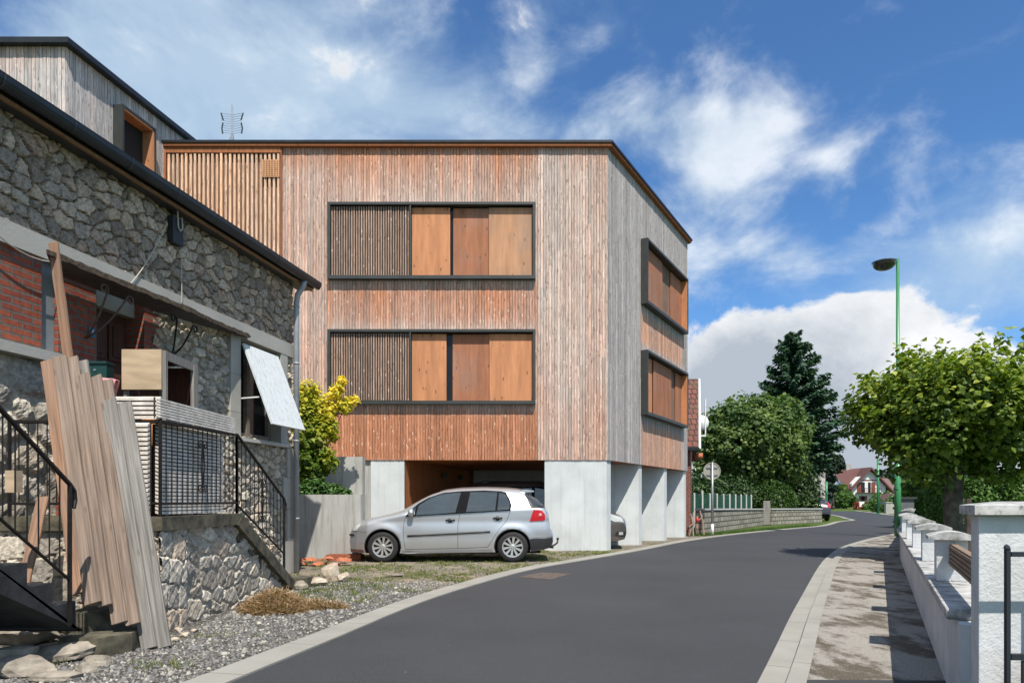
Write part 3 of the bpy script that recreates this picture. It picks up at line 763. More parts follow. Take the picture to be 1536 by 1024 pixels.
b = B(); b.fbox(f_,15.93,15.978,-.28,.24,7.92,9.83); b.fbox(f_,15.06,15.928,-.28,.24,9.80,9.848); b.o('reveal', M['shutter'], w)
b = B(); b.fbox(f_,15.06,15.92,-.29,-.28,7.92,9.79); b.o('pane', M['glass'], w)
b = B(); b.fbox(f_,15.45,15.9,-.27,-.2,7.92,9.79); b.o('shutter_panel', M['shutter_dark'], w)
# antenna
an = thing('tv_antenna','grey rooftop television antenna with curved grid reflectors on a short mast','antenna',(-7.38,18,RZ))
b = B(); b.tube([(-7.38,18,RZ-.05),(-7.38,18,11.64)],.022,8); b.o('mast', M['galv'], an)
for s in (-1,1):
    for P_ in (((.29,11.42),(.265,11.33),(.235,11.23)),((.24,11.16),(.27,11.02),(.25,10.88))):
        b = B(); b.tube([(-7.38+s*x_,18,z_) for x_,z_ in P_],.019,6); b.o('dipole', M['plastic'], an)
b = B()
for i in range(9):
    z = 10.88+i*.062; b.tube([(-7.38-.27,17.96,z+.02),(-7.38,18.02,z),(-7.38+.27,17.96,z+.02)],.005,5)
b.o('reflector_grid', M['galv'], an)
b = B(); b.ext([(-7.56,18,10.5),(-7.38,18,10.93),(-7.3,18,10.5)],(0,.05,0)); b.o('bracket', M['galv'], an)

# ================================================================== STONE HOUSE
def HW(a, z, e): return (-6.07+.2*a+.981*e, a-.196*e, z)
sh = thing('stone_house','old rubble stone house with dark gutter, brick porch and concrete lintel band','house',(-4,11.6,0))
YE = 11.6
def skip_main(a, z):
    return ((a < 7.0) & (z > 2.6) & (z < 3.75)) | ((a > 6.9) & (a < 8.32) & (z < 3.75)) | ((a > 10.06) & (a < 11.16) & (z > 2.18) & (z < 3.7)) | ((z > 3.64) & (z < 3.82))
stone_patch('upper_wall', HW, 4.4, YE, 3.64, 5.02, M['stone'], sh, (.185,.145), .05, .0135, 3, skip_main, .045, .10, flat=.6)
stone_patch('lower_wall', HW, 8.3, YE, 0, 3.66, M['stone2'], sh, (.16,.125), .05, .0145, 5, skip_main, .09, .16)
stone_patch('porch_base_wall', HW, 4.2, 7.2, 0, 2.62, M['stone2'], sh, (.34,.28), .05, .022, 6, None, .1, .35)
b = B(); b.fbox(HW, 4.2,7.0,-.3,-.06,0,2.6); b.fbox(HW, 8.35,10.02,-.5,-.03,0,3.7); b.fbox(HW,11.2,YE,-.5,-.03,0,5); b.fbox(HW,4.2,YE,-.5,-.03,3.66,5.0); b.fbox(HW,10.02,11.2,-.5,-.03,0,2.1)
b.fbox(HW,YE-.3,YE+.0,-5,-.03,0,5.0)
b.o('mortar_core', M['beam'], sh)
b = B(); b.fbox(HW, 4.2,YE-.25,-.05,.075,3.62,3.84); b.fbox(HW,YE-.249,YE+.02,-.05,.07,3.62,3.84)
b.o('lintel_beam', M['beam'], sh)
b = B(); b.fbox(HW, 4.2,7.0,-.2,.13,2.60,2.70); b.o('ledge', M['beam'], sh)
for (a0,a1,e,z0) in ((4.2,6.8,.03,2.702),(6.99,7.47,.03,1.07),(8.18,8.43,.03,1.07)):
    b = B(); b.fbox(HW, a0,a1,-.25,e,z0,3.618); b.o('brick_pier', M['brick'], sh)
b = B(); b.fbox(HW, 6.802,6.988,-.1,-.02,2.702,3.618); b.o('grey_board', simple('grey_blue_paint',(.20,.22,.23),.7,0,.15,4,.2), sh)
b = B(); b.fbox(HW, 7.471,7.56,-.25,-.05,1.07,3.6); b.o('door_frame', simple('slate_paint',(.09,.11,.12),.6,0,.15,4,.1), sh)
# panelled door, recessed
b = B(); b.fbox(HW, 7.561,8.178,-.26,-.21,1.07,3.4); d = b.o('door', M['olddoor'], sh)
b = B()
for (z0,z1) in ((1.2,1.6),(1.7,2.2),(2.3,2.75),(2.85,3.3)):
    for (a0,a1) in ((7.62,7.84),(7.89,8.12)):
        b.fbox(HW,a0,a1,-.209,-.19,z0,z1); b.fbox(HW,a0+.05,a1-.05,-.189,-.175,z0+.05,z1-.05)
b.o('door_panel', M['olddoor'], d)
b = B(); b.fbox(HW, 7.561,8.178,-.24,-.1,3.4,3.6); b.o('transom', M['beam'], sh)
# window with dressed stone surround
for (a0,a1,zz) in ((9.82,10.06,((2.14,2.5),(2.505,3.05),(3.055,3.615))),(11.16,11.36,((2.14,2.62),(2.625,3.12),(3.125,3.615)))):
    for (z0,z1) in zz:
        b = B(); b.fbox(HW,a0,a1,-.3,.07,z0,z1); b.o('jamb_stone', M['quoin'], sh)
for i,(z0,z1) in enumerate(((1.6,2.09),(1.08,1.595),(.55,1.075),(.0,.545))):
    b = B(); b.fbox(HW,11.36-(.12 if i%2 else 0),YE+.015,-.3,.068,z0,z1); b.o('corner_stone', M['quoin'], sh)
b = B(); b.fbox(HW,9.95,11.3,-.2,.14,2.09,2.138); b.o('sill', M['cap'], sh)
b = B(); b.fbox(HW,10.062,10.12,-.2,-.12,2.14,3.6); b.fbox(HW,11.09,11.158,-.2,-.12,2.14,3.6); b.fbox(HW,10.5,10.58,-.2,-.12,2.14,3.6); b.fbox(HW,10.12,10.5,-.2,-.12,2.14,2.25); b.fbox(HW,10.58,11.09,-.2,-.12,2.14,2.25)
wn = b.o('window', simple('old_grey_wood',(.2,.17,.14),.8,0,.3,6,.3), sh)
b = B(); b.fbox(HW,10.1,11.1,-.19,-.18,2.2,3.6); b.o('pane', M['glass'], wn)
# top hung shutter, propped open
hv = Vector(HW(0,3.5,.09)); 
def SHF(a, l, t_): # l down the shutter, t_ thickness outward
    d = Vector((.47,-1.19)).normalized(); return HW(a, 3.52+d.y*l-(-d.x)*t_*1.0, .085+d.x*l-d.y*t_)
b = B()
for i in range(7):
    a0 = 10.06+i*.137; a1 = a0+.127; V = []
    for l in (0,1.28):
        V += [SHF(a0,l,0),SHF(a1,l,0),SHF(a1,l,.025),SHF(a0,l,.025)]
    b.add(V,[(0,1,2,3),(7,6,5,4),(0,4,5,1),(1,5,6,2),(2,6,7,3),(3,7,4,0)])
t = NT('flaking_white_boards'); ob = t.coord('Object'); n = t.noise(t.coord('Object',(1,1,.1)), 34, 6, .7); 
t.col(t.mix(t.ramp(n,[(.5,0.0),(.72,.8)]), (.62,.66,.67), (.30,.29,.27))); t.set(.6); t.bump(n,.3,.003)
s = b.o('shutter', t.m, sh); s['label'] = 'white flaking board shutter hinged at the top and propped open'
b = B(); b.tube([HW(10.1,2.72,-.05),HW(10.12,2.74,.33)],.012,6); b.o('prop_rod', M['white'], s)
for (lz) in (.22,1.0):
    b = B(); V=[]
    for l in (lz,lz+.06): V += [SHF(10.08,l,-.012),SHF(11.0,l,-.012),SHF(11.0,l,-.002),SHF(10.08,l,-.002)]
    b.add(V,[(0,1,2,3),(7,6,5,4),(0,4,5,1),(1,5,6,2),(2,6,7,3),(3,7,4,0)]); b.o('hinge_strap', M['iron'], s)
# roof, gutter
b = B(); zt = 5.0
b.add([HW(4.0,zt,.24),HW(11.93,zt,.24),HW(11.93,zt+1.9,-4.2),HW(4.0,zt+1.9,-4.2),HW(4.0,zt-.12,.24),HW(11.93,zt-.12,.24),HW(11.93,zt+1.78,-4.2),HW(4.0,zt+1.78,-4.2)],
      [(0,1,2,3),(7,6,5,4),(0,4,5,1),(1,5,6,2),(2,6,7,3),(3,7,4,0)]); b.o('roof', M['zinc'], sh)
b = B(); b.fbox(HW,4.0,11.9,.195,.235,4.845,4.875); b.o('eave_board', M['timberline'], sh); b = B(); b.fbox(HW,4.0,11.9,-.02,.193,4.86,4.885); b.o('eave_soffit', M['frame'], sh)  # inner soffit coloured dark to stand in for the shadow under the eave
V=[];n=0
b = B(); N=9
gut = [(.245+.065+.065*math.cos(a), 4.985+.085*math.sin(a)*1.3) for a in [math.pi+math.pi*k/8 for k in range(9)]]
gut = [(.242,4.99)]+gut+[(.378,4.995),(.362,4.995)]
V = [HW(4.0,z,e) for e,z in gut]+[HW(11.95,z,e) for e,z in gut]; n = len(gut)
b.add(V,[(i,i+n,i+1+n,i+1) for i in range(n-1)]+[tuple(range(n,2*n))]); b.o('gutter', M['zinc'], sh)
b = B()
for a in np.arange(4.6,11.8,.75): 
    V = [HW(a,z-.003,e+.003) for e,z in gut]+[HW(a+.02,z-.003,e+.003) for e,z in gut]; b = B(); b.add(V,[(i,i+n,i+1+n,i+1) for i in range(n-1)]); b.o('gutter_clip', M['frame'], sh)
b = B(); b.tube([HW(11.5,4.92,.30),HW(11.5,4.80,.27),HW(11.5,4.66,.17),HW(11.5,4.5,.15),HW(11.5,.02,.15)],.048,12)
for z in (.9,2.2,3.5,4.45): b.tube([HW(11.5,z,.15),HW(11.5,z+.03,.15)],.054,12)
b.o('downspout', M['pipe'], sh, True)
# canopy over the door
CE = [(6.4,.5,3.50),(8.35,.5,3.51),(9.3,.30,3.57),(10.2,.14,3.64)]
def cedge(a):
    for p,q in zip(CE,CE[1:]):
        if a <= q[0]: k=(a-p[0])/(q[0]-p[0]); return p[1]+(q[1]-p[1])*k, p[2]+(q[2]-p[2])*k
    return CE[-1][1:]
b = B(); V=[]
aa_ = [6.4,7.2,8.35,8.8,9.3,9.8,10.2]
for a in aa_:
    e,z = cedge(a); V += [HW(a+(.5 if a==6.4 else 0),z,.077),HW(a,z,e),HW(a,z+.03,e),HW(a+(.5 if a==6.4 else 0),z+.03,.077)]
b.add(V,[(4*i_+k,4*i_+(k+1)%4,4*i_+4+(k+1)%4,4*i_+4+k) for i_ in range(len(aa_)-1) for k in range(4)]+[(3,2,1,0),tuple(4*(len(aa_)-1)+k for k in range(4))])
c = b.o('canopy', simple('rotten_canopy_sheet',(.055,.05,.048),.7,.2,.5,9,.5), sh)
b = B(); rr = random.Random(4); a = 6.4; V=[]
while a < 10.19:
    e,z = cedge(a); d0,d1 = rr.uniform(0,.02),rr.uniform(-.004,.012)
    V += [HW(a,z-.004-d0,e+.001),HW(a,z-.004-d0,e+.013),HW(a,z+.036+d1,e+.013),HW(a,z+.036+d1,e+.001)]; a += rr.uniform(.04,.12)
n_=len(V)//4
b.add(V,[(4*i_+k,4*i_+(k+1)%4,4*i_+4+(k+1)%4,4*i_+4+k) for i_ in range(n_-1) for k in range(4)]+[(3,2,1,0),tuple(4*(n_-1)+k for k in range(4))])
b.o('rusty_edge', simple('rust_flakes',(.085,.06,.038),.9,.1,.8,25,.6), c)
def spiral(c, r, turns, start, sgn, fn, n=22):
    return [fn(c[0]+r*(1-.75*i/n)*math.cos(start+sgn*turns*6.283*i/n), c[1]+r*(1-.75*i/n)*math.sin(start+sgn*turns*6.283*i/n)) for i in range(n+1)]
for (a_b,z_b,a1,z1,a2,z2,mt) in ((7.30,2.95,7.21,3.45,7.46,3.43,'rust'),(8.62,3.05,8.25,3.42,8.52,3.38,'iron')):
    b = B(); Pb = HW(a_b,z_b,.06)
    # each arm runs out from the wall to the canopy edge and ends in a curl
    for (aa,zz,sg) in ((a1,z1,1),(a2,z2,-1)):
        fnl = lambda x,y,aa=aa: HW(x,y,.42)
        sp = spiral((aa-sg*.055,zz-.04), .055, 1.1, 0 if sg > 0 else math.pi, sg, fnl)
        mid = [Vector(Pb).lerp(Vector(sp[0]),k) + Vector((0,0,-.06*math.sin(k*3.14))) for k in (0,.2,.4,.6,.8)]
        b.tube(mid+sp, .011, 7)
    b.o('canopy_bracket', M[mt], sh, True)
# cables, meter box, number plate
b = B()
b.tube([HW(6.0+.12*i, 3.78-.16*math.sin(i/9*3.14)-.012*i, .12) for i in range(10)],.007,5)
b.o('cable', M['cable'], sh); b = B(); b.tube([HW(7.9+.085*i, 3.72+.10*i+.012*i*i*.4, .09) for i in range(8)],.006,5)
b.o('cable', M['cable'], sh); b = B(); b.tube([HW(8.75,3.75,.1),HW(8.76,4.2,.09),HW(8.78,4.7,.08)],.005,5)
b.o('cable', M['cable'], sh)
b = B(); b.fbox(HW,8.55,8.74,.05,.13,4.45,4.78); mb_ = b.o('meter_box', M['plastic'], sh)
b = B(); b.tube([HW(8.62,4.86,.14),HW(8.62,4.66,.15),HW(8.66,4.62,.15),HW(8.70,4.66,.15),HW(8.70,4.8,.14)],.009,6); b.o('conduit', M['cable'], mb_)
b = B(); b.fbox(HW,7.36,7.45,.031,.042,2.98,3.09); npl = b.o('number_plate', M['plate'], sh)
cu = bpy.data.curves.new('digit','FONT'); cu.body = '3'; cu.size = .1; cu.extrude = .001; cu.align_x = 'CENTER'; cu.align_y = 'CENTER'
to = bpy.data.objects.new('digit_tmp', cu); C.objects.link(to)
me = bpy.data.meshes.new_from_object(to.evaluated_get(bpy.context.evaluated_depsgraph_get())); bpy.data.objects.remove(to)
me.materials.clear(); me.materials.append(M['white'])
dg = bpy.data.objects.new('digit', me); C.objects.link(dg); dg.parent = npl
ang = math.atan2(1,.2)
dg.matrix_local = Matrix.Translation(Vector(HW(7.405,3.035,.044))-LOC[sh.name]) @ Matrix.Rotation(ang,4,'Z') @ Matrix.Rotation(math.pi/2,4,'X')

# ---------------------------------------------------------------- terrace
TZ = 1.07
def TR(a, z, e): return (-3.24+.05*(a-6.25)+e, a, z)
te = thing('stone_terrace','raised stone terrace with mossy slab, iron railing and steps going down to the yard','terrace',(-3.6,7.5,0))
def skip_t(a, z): return (z > .94) | ((a > 7.75) & (z > .94-(a-7.75)*.58))
stone_patch('terrace_wall', TR, 6.25, 9.45, 0, .96, M['stone2'], te, (.25,.16), .028, .014, 8, skip_t, .07, .16)
stone_patch('quoin_wall', lambda a,z,e:(a,6.25-e,z), -4.7, -3.22, 0, .96, M['stoneb'], te, (.3,.24), .03, .02, 9, None, .04, .12, True)
stone_patch('quoin_stones', lambda a,z,e:TR(a,z,e+.022), 6.22, 6.66, 0, .95, M['stoneb'], te, (.22,.23), .03, .015, 19, None, .04, .12, True)
b = B(); b.prism([TR(6.29,0,-.05)[:2],TR(7.8,0,-.05)[:2],(-4.45,7.8),(-4.75,6.29)],0,.94); b.o('fill', M['beam'], te)
b = B(); b.prism([TR(6.19,0,.07)[:2],TR(7.82,0,.07)[:2],(-4.4,7.82),(-4.75,6.19)],.945,TZ); b.o('slab', M['mossy'], te)
for i in range(6):
    a0 = 7.82+i*.3; z = TZ-.178*(i+1)
    b = B(); b.prism([TR(a0,0,.02)[:2],TR(a0+.32,0,.02)[:2],(-4.15,a0+.32),(-4.3,a0)],max(z-.16,-.05),z); b.o('step', M['mossy'], te)
b = B()
pts = [TR(7.7,.945,.075),TR(9.62,-.15,.075),TR(9.62,.0,.075),TR(7.83,TZ-.02,.075)]
b.ext([pts[0],pts[1],pts[2],pts[3]],(-.09,0,0)); b.o('stringer', M['mossy'], te)
b = B(); b.box(-3.2,-2.85,9.5,9.78,-.02,.14); b.o('bottom_step', M['mossy'], te)
# railing
def railing(parent, P0, P1, z0a, z0b, z1a, z1b, n, name='railing', scroll=True, posts=(True,True), zb=(0,0)):
    b = B(); P0 = Vector((*P0,0)); P1 = Vector((*P1,0)); up = Vector((0,0,1))
    q = lambda t,z: P0.lerp(P1,t)+up*z
    b.tube([q(0,z1a),q(1,z1b)],.018,6); b.tube([q(0,z0a),q(1,z0b)],.012,6)
    if posts[0]: b.tube([q(0,zb[0]),q(0,z1a+.01)],.018,6)
    if posts[1]: b.tube([q(1,zb[1]),q(1,z1b+.01)],.018,6)
    for i in range(1,n):
        t = i/n; b.tube([q(t,z0a+(z0b-z0a)*t),q(t,z1a+(z1b-z1a)*t)],.0058,5)
    r = b.o(name, M['iron'], parent)
    if scroll:
        s = B(); Lh = (P1-P0).length
        for sg in (-1,1):
            for vz in (-1,1):
                zc = (z0a+z0b+z1a+z1b)/4
                fn = lambda x,y: q(.5+.08*0+x/Lh, zc+y)
                s.tube(spiral((sg*.05,vz*.22),.05,1.2,math.pi if sg>0 else 0,-sg*vz,fn,18),.006,5)
            s.tube([q(.5+sg*.01/Lh,zc-.22),q(.5+sg*.035/Lh,zc),q(.5+sg*.01/Lh,zc+.22)],.006,5)
        s.o('scrollwork', M['iron'], r)
    return r
A = TR(6.25,0,.02)[:2]; Bq = TR(7.8,0,.02)[:2]; Cq = TR(9.2,0,.02)[:2]
railing(te, A, Bq, 1.19,1.19,1.94,1.965, 16, zb=(TZ,TZ))
railing(te, Bq, Cq, 1.17,.50,1.97,1.24, 12, 'stair_railing', True, (True,True), (TZ,.25))
railing(te, A, (-4.6,6.25), 1.19,1.19,1.94,1.94, 16, 'side_railing', False, (False,True), (TZ,TZ))
b = B(); b.tube([Vector((*Cq,1.24)),Vector((Cq[0],Cq[1]+.07,1.16)),Vector((Cq[0],Cq[1]+.06,1.08))],.016,6); b.o('handrail_end', M['iron'], te)

# louvred panels behind the railing
def louvre(fn, a0, a1, z0, z1, pitch, label, e=0, extra=None):
    t_ = thing('louvred_shutter', label, 'shutter', (*fn((a0+a1)/2,0,e)[:2], TZ), 'louvred shutters stacked behind the terrace railing')
    b = B(); z = z0
    while z < z1:
        b.add([fn(a0,z,e-.02),fn(a1,z,e-.02),fn(a1,z-.012,e+.018),fn(a0,z-.012,e+.018),fn(a0,z+pitch*.66,e-.02),fn(a1,z+pitch*.66,e-.02),fn(a1,z+pitch*.28,e+.018),fn(a0,z+pitch*.28,e+.018)],
              [(0,1,2,3),(7,6,5,4),(0,4,5,1),(1,5,6,2),(2,6,7,3),(3,7,4,0)]); z += pitch
    b.o('slats', M['lou'], t_)
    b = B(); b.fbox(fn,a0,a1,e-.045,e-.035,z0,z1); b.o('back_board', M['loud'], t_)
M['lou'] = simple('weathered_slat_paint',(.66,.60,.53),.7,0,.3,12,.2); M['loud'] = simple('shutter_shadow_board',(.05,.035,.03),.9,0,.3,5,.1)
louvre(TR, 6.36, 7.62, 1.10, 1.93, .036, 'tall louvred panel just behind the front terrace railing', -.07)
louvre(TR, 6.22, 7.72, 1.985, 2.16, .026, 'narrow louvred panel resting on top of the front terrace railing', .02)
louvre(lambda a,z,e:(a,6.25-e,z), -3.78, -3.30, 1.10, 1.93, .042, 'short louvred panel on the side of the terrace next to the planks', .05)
louvre(lambda a,z,e:(a,6.25-e,z), -3.8, -3.22, 1.975, 2.155, .042, 'small louvred panel resting on the side rail right of the planks', .0)
# wooden cabinet
cb = thing('wooden_cabinet','old open sided wooden cabinet with a pale plywood front standing on the terrace','cabinet',(-3.5,6.8,TZ))
b = B(); b.box(-3.70,-3.325,6.47,6.49,2.27,2.65); b.o('plywood_front', M['ply'], cb)
b = B()
for (x,y) in ((-3.70,6.5),(-3.33,6.5),(-3.70,7.13),(-3.33,7.13)): b.box(x,x+.035,y,y+.035,TZ,2.645)
b.box(-3.664,-3.331,6.5,6.53,2.12,2.15); b.box(-3.327,-3.298,6.536,7.129,2.56,2.643); b.box(-3.327,-3.298,6.536,7.129,2.12,2.17); b.o('cabinet_frame', M['plankg'], cb)
b = B(); b.box(-3.66,-3.335,6.54,7.12,2.615,2.64); b.box(-3.697,-3.68,6.54,7.12,TZ,2.61); b.box(-3.66,-3.335,6.54,7.12,1.5,1.52); b.box(-3.64,-3.34,7.14,7.155,2.1,2.6); b.o('cabinet_board', M['olddoor'], cb)
b = B(); b.box(-3.33,-3.29,7.07,7.16,1.9,2.62); b.o('cabinet_post', M['plankg'], cb)
b = B(); b.tube([(-3.5,6.6,1.55),(-3.5,6.6,2.22)],.075,16); o = b.o('orange_tube', M['orange'], None, True); tag(o,'orange cardboard tube standing inside the wooden cabinet','tube'); LOC[o.name]=Vector((0,0,0))
b = B()  # clothes
V=[];Fc=[]; nx,nz=14,10
for j in range(nz):
    for i in range(nx):
        s=i/(nx-1); t_=j/(nz-1); V.append((-3.86+.16*s+.02*math.sin(t_*5+s*9), 6.36+.02*math.sin(s*22+t_*3)*(1+t_), 2.34-.38*t_+.02*math.sin(s*3.1)))
Fc=[(j*nx+i,j*nx+i+1,(j+1)*nx+i+1,(j+1)*nx+i) for j in range(nz-1) for i in range(nx-1)]
V2=[(x,y+.05,z) for x,y,z in V]; n=len(V); Fc2=[tuple(k+n for k in f[::-1]) for f in Fc]+[(i,n+i,n+i+1,i+1) for i in range(nx-1)]
o = mk('cloth', V+V2, Fc+Fc2, M['pink'], None, True); tag(o,'faded pink cloth hanging between the planks and the wooden cabinet','cloth')
mbx = thing('mailbox','dark green metal letterbox with a white label strip above the planks','mailbox',(-3.98,6.55,TZ))
b = B(); b.box(-4.12,-3.86,6.5,6.62,2.33,2.52); b.box(-4.125,-3.855,6.485,6.63,2.521,2.54); b.o('box', M['mailgreen'], mbx)
b = B(); b.box(-4.08,-3.89,6.49,6.498,2.36,2.385); b.o('name_strip', M['white'], mbx)
b = B(); b.lathe([(.0,-.003),(.012,-.003),(.012,.004)],(-3.97,6.495,2.46),'y',10); b.o('lock', M['galv'], mbx)
b = B(); b.box(-4.02,-3.96,6.54,6.58,TZ,2.328); b.o('post', M['plank'], mbx)

# planks
def plank(top, bot, w, th, mat, label, name='plank', cut=0.0):
    t_, b_ = Vector(top), Vector(bot); ax = (t_-b_); L = ax.length; ax.normalize()
    x = Vector((1,0,0)); x = (x-ax*x.dot(ax)).normalized(); y = ax.cross(x)
    bb = B(); k=6; V=[]
    for i in range(k+1):
        z = L*i/k; dw = .003*math.sin(i*2.1+L*7)
        zl, zr = (z, z+(cut if i==k else 0))
        V += [(-w/2+dw,-th/2,zl),(w/2+dw,-th/2,zr),(w/2+dw,th/2,zr),(-w/2+dw,th/2,zl)]
    bb.add(V,[(4*i+a,4*i+(a+1)%4,4*i+4+(a+1)%4,4*i+4+a) for i in range(k) for a in range(4)]+[(3,2,1,0),(4*k,4*k+1,4*k+2,4*k+3)])
    o = mk(name, bb.v, bb.f, mat, None)
    bv = o.modifiers.new('b','BEVEL'); bv.width=.004; bv.segments=1; bv.limit_method='ANGLE'
    o.matrix_world = Matrix((( x.x,y.x,ax.x,b_.x),(x.y,y.y,ax.y,b_.y),(x.z,y.z,ax.z,b_.z),(0,0,0,1)))
    tag(o, label, 'plank', 'planks leaning against the terrace'); return o
PK = [ # top u, v, Y   bottom u, v, Y   width m  mat label
 ((163,601,6.02),(224,972,5.58),.125,'plankg','grey weathered plank, left one of the front pair standing on the gravel',.02),
 ((185,603,6.04),(245,971,5.62),.135,'plankg','rightmost grey plank standing on the gravel at the terrace corner',-.01),
 ((124,562,6.06),(180,934,5.50),.125,'plank','brown knotty plank at the left of the middle group, foot on the lowest step',.01),
 ((143,566,6.10),(200,936,5.52),.11,'plank','brown plank in the middle group just left of the grey pair',.02),
 ((160,570,6.16),(204,925,5.72),.10,'plank','narrow brown plank mostly hidden behind the front grey pair',0),
 ((89,533,6.10),(140,905,5.42),.125,'plank','tall plank of the left group with its top at the concrete ledge',-.02),
 ((108,537,6.13),(158,908,5.46),.105,'plank','tall plank second in the left group behind the brown planks',.01),
 ((124,541,6.24),(168,880,5.82),.09,'plankg','thin greyish plank at the back of the left group under the letterbox',0),
 ((70,541,6.22),(118,890,5.52),.10,'planko','orange brown plank at the far left of the leaning stack',.0)]
for (tp,bt,w,m,lb,ct) in PK:
    plank(at(*tp), at(*bt), w, .028, M[m], lb, cut=ct)
o = plank(at(80,364,6.42), at(104,548,6.36), .085,.03, M['planko'], 'long reddish batten leaning up from the plank stack to the lintel band', 'wooden_batten')
o = plank((-4.05,5.9,1.25),(-3.98,5.5,.34),.10,.025,M['planko'],'short orange brown plank standing low behind the stair railing','plank')
# left stair flight
st = thing('concrete_staircase','black stained concrete stair flight with iron railing at the lower left corner','staircase',(-3.6,5,0))
sx = -3.35
prof = []
for i in range(7):
    y0 = 5.24-.262*i; z = .45+.17*i
    prof += [(y0,z-.17 if i else z-.22),(y0,z)]
prof += [(5.24-.262*7,.45+.17*6)]
under = [(5.24-.262*7,.45+.17*6-.36),(5.33,.20),(5.33,.23)]
poly = [(sx,y,z) for y,z in prof]+[(sx,y,z) for y,z in under]
b = B(); b.ext(poly,(-1.2,0,0)); b.o('flight', M['blackconc'], st)
b = B(); b.prism([(-3.62,5.53),(-3.42,5.50),(-3.27,5.88),(-3.65,5.9)],.0,.31) ; b.o('upper_block', M['mossy'], st)
b = B(); b.prism([(-3.52,5.30),(-3.2,5.27),(-3.06,5.5),(-3.08,5.72),(-3.6,5.74)],-.02,.155); b.o('lower_block', M['mossy'], st)
o_ = None
b = B(); b.box(-4.9,-4.5,3.4,5.6,-.05,.45); b.o('cavity_floor', M['blackconc'], st)
P0=(sx+.02,5.14); P1=(sx+.02,3.9)
railing(st, P0, P1, .62,1.47,1.34,2.18, 11, 'railing', False, (True,False),(.28,1.3))
b = B(); b.tube([(P0[0],5.14,1.34),(P0[0],5.19,1.29),(P0[0],5.20,1.22),(P0[0],5.18,1.16)],.018,6); b.o('handrail_end', M['iron'], st)
b = B(); b.box(-3.9,-3.82,5.25,5.33,1.28,1.45); o=b.o('lantern', M['ply']); 
tag(o,'small brass coloured box hanging on the wall behind the left stair railing','box')

# rocks
def rock(c, s, mat, label, seed, name='rock', group=None, flat=1.0, rotz=0, cat='rock'):
    rg = np.random.RandomState(seed)
    bm = bmesh.new(); bmesh.ops.create_icosphere(bm, subdivisions=3, radius=1)
    pl = rg.normal(size=(9,3)); pl /= np.linalg.norm(pl,axis=1,keepdims=True); dd = rg.uniform(.55,.9,9)
    ph = rg.uniform(0,6,(3,3))
    for v in bm.verts:
        p = np.array(v.co)
        for n_, d in zip(pl, dd):
            k = p.dot(n_)
            if k > d: p = p-n_*(k-d)
        p = p*(1+.04*math.sin(p[0]*9+ph[0,0])*math.sin(p[1]*8+ph[0,1])+.03*math.sin(p[2]*13+ph[1,0]))
        v.co = (p[0]*s[0],p[1]*s[1],p[2]*s[2])
    me = bpy.data.meshes.new(name); bm.to_mesh(me); bm.free(); me.materials.append(mat)
    o = bpy.data.objects.new(name, me); C.objects.link(o); o.location = c; o.rotation_euler = (rg.uniform(-.15,.15),rg.uniform(-.15,.15),rotz)
    return tag(o,label,cat,group)
def rg_(u,v,z=0): x,y = G(u,v); return (x,y,z)
rock(rg_(497,868,.10),(.17,.14,.19),M['rock'],'tallest pale rock left of the silver car front wheel',1,group='rocks in the yard')
rock(rg_(515,872,.06),(.10,.10,.10),M['rock'],'smaller pale rock just right of the tallest rock',2,group='rocks in the yard')
rock(rg_(476,878,.05),(.16,.10,.07),M['rock'],'flat pale rock left of the tallest rock by the tiles',3,group='rocks in the yard')
rock(rg_(452,884,.05),(.10,.09,.08),M['rockg'],'grey rock at the foot of the terrace steps',4,group='rocks in the yard')
rock(rg_(590,864,.02),(.20,.10,.04),M['rockg'],'low flat stone in the grass below the silver car door',5,group='rocks in the yard')
SB = [((30,1012),(.22,.1,.05),.05,.5,'pale slab at the lower left corner behind the grass tuft'),((62,975),(.12,.09,.035),.20,1.1,'small slab crossing the top of the long slab'),((130,1008),(.07,.05,.03),.02,.6,'little stone in front of the broad slab'),((60,935),(.30,.16,.05),.14,.3,'long broken slab lying on top of the rubble heap'),((100,985),(.24,.2,.045),.06,.6,'broad slab at the right front of the rubble heap'),
 ((20,925),(.2,.13,.05),.22,.1,'upper slab of the rubble heap under the stair flight'),((40,965),(.26,.16,.06),.08,-.3,'mottled slab in the middle of the rubble heap'),
 ((148,996),(.085,.06,.03),.02,.2,'small flat stone right of the rubble heap'),((15,1000),(.2,.14,.06),.05,.9,'dark stone at the left edge of the rubble heap'),
 ((85,1018),(.16,.08,.03),.02,.1,'thin slab at the bottom edge of the photo'),((112,958),(.15,.1,.04),.12,-.4,'tilted slab by the lowest black step')]
for i,((u,v),s,z,rz,lb) in enumerate(SB): rock(rg_(u,v,z),(s[0]*1.25,s[1]*1.25,s[2]*1.9),M['rockg'],lb,20+i,'stone_slab','broken slabs in the rubble heap',rotz=rz,cat='slab')
for i,(u,v,s) in enumerate(((262,962,.035),(278,955,.05),(268,947,.04),(292,948,.03))): rock(rg_(u,v,.02),(s*1.2,s,s*.7),M['rock'],['white pebble sized stone at the foot of the grey planks','largest small stone at the terrace wall corner','pinkish small stone against the terrace wall corner','rightmost small stone below the terrace wall'][i],50+i,'small_stone','small stones by the terrace corner',cat='stone')
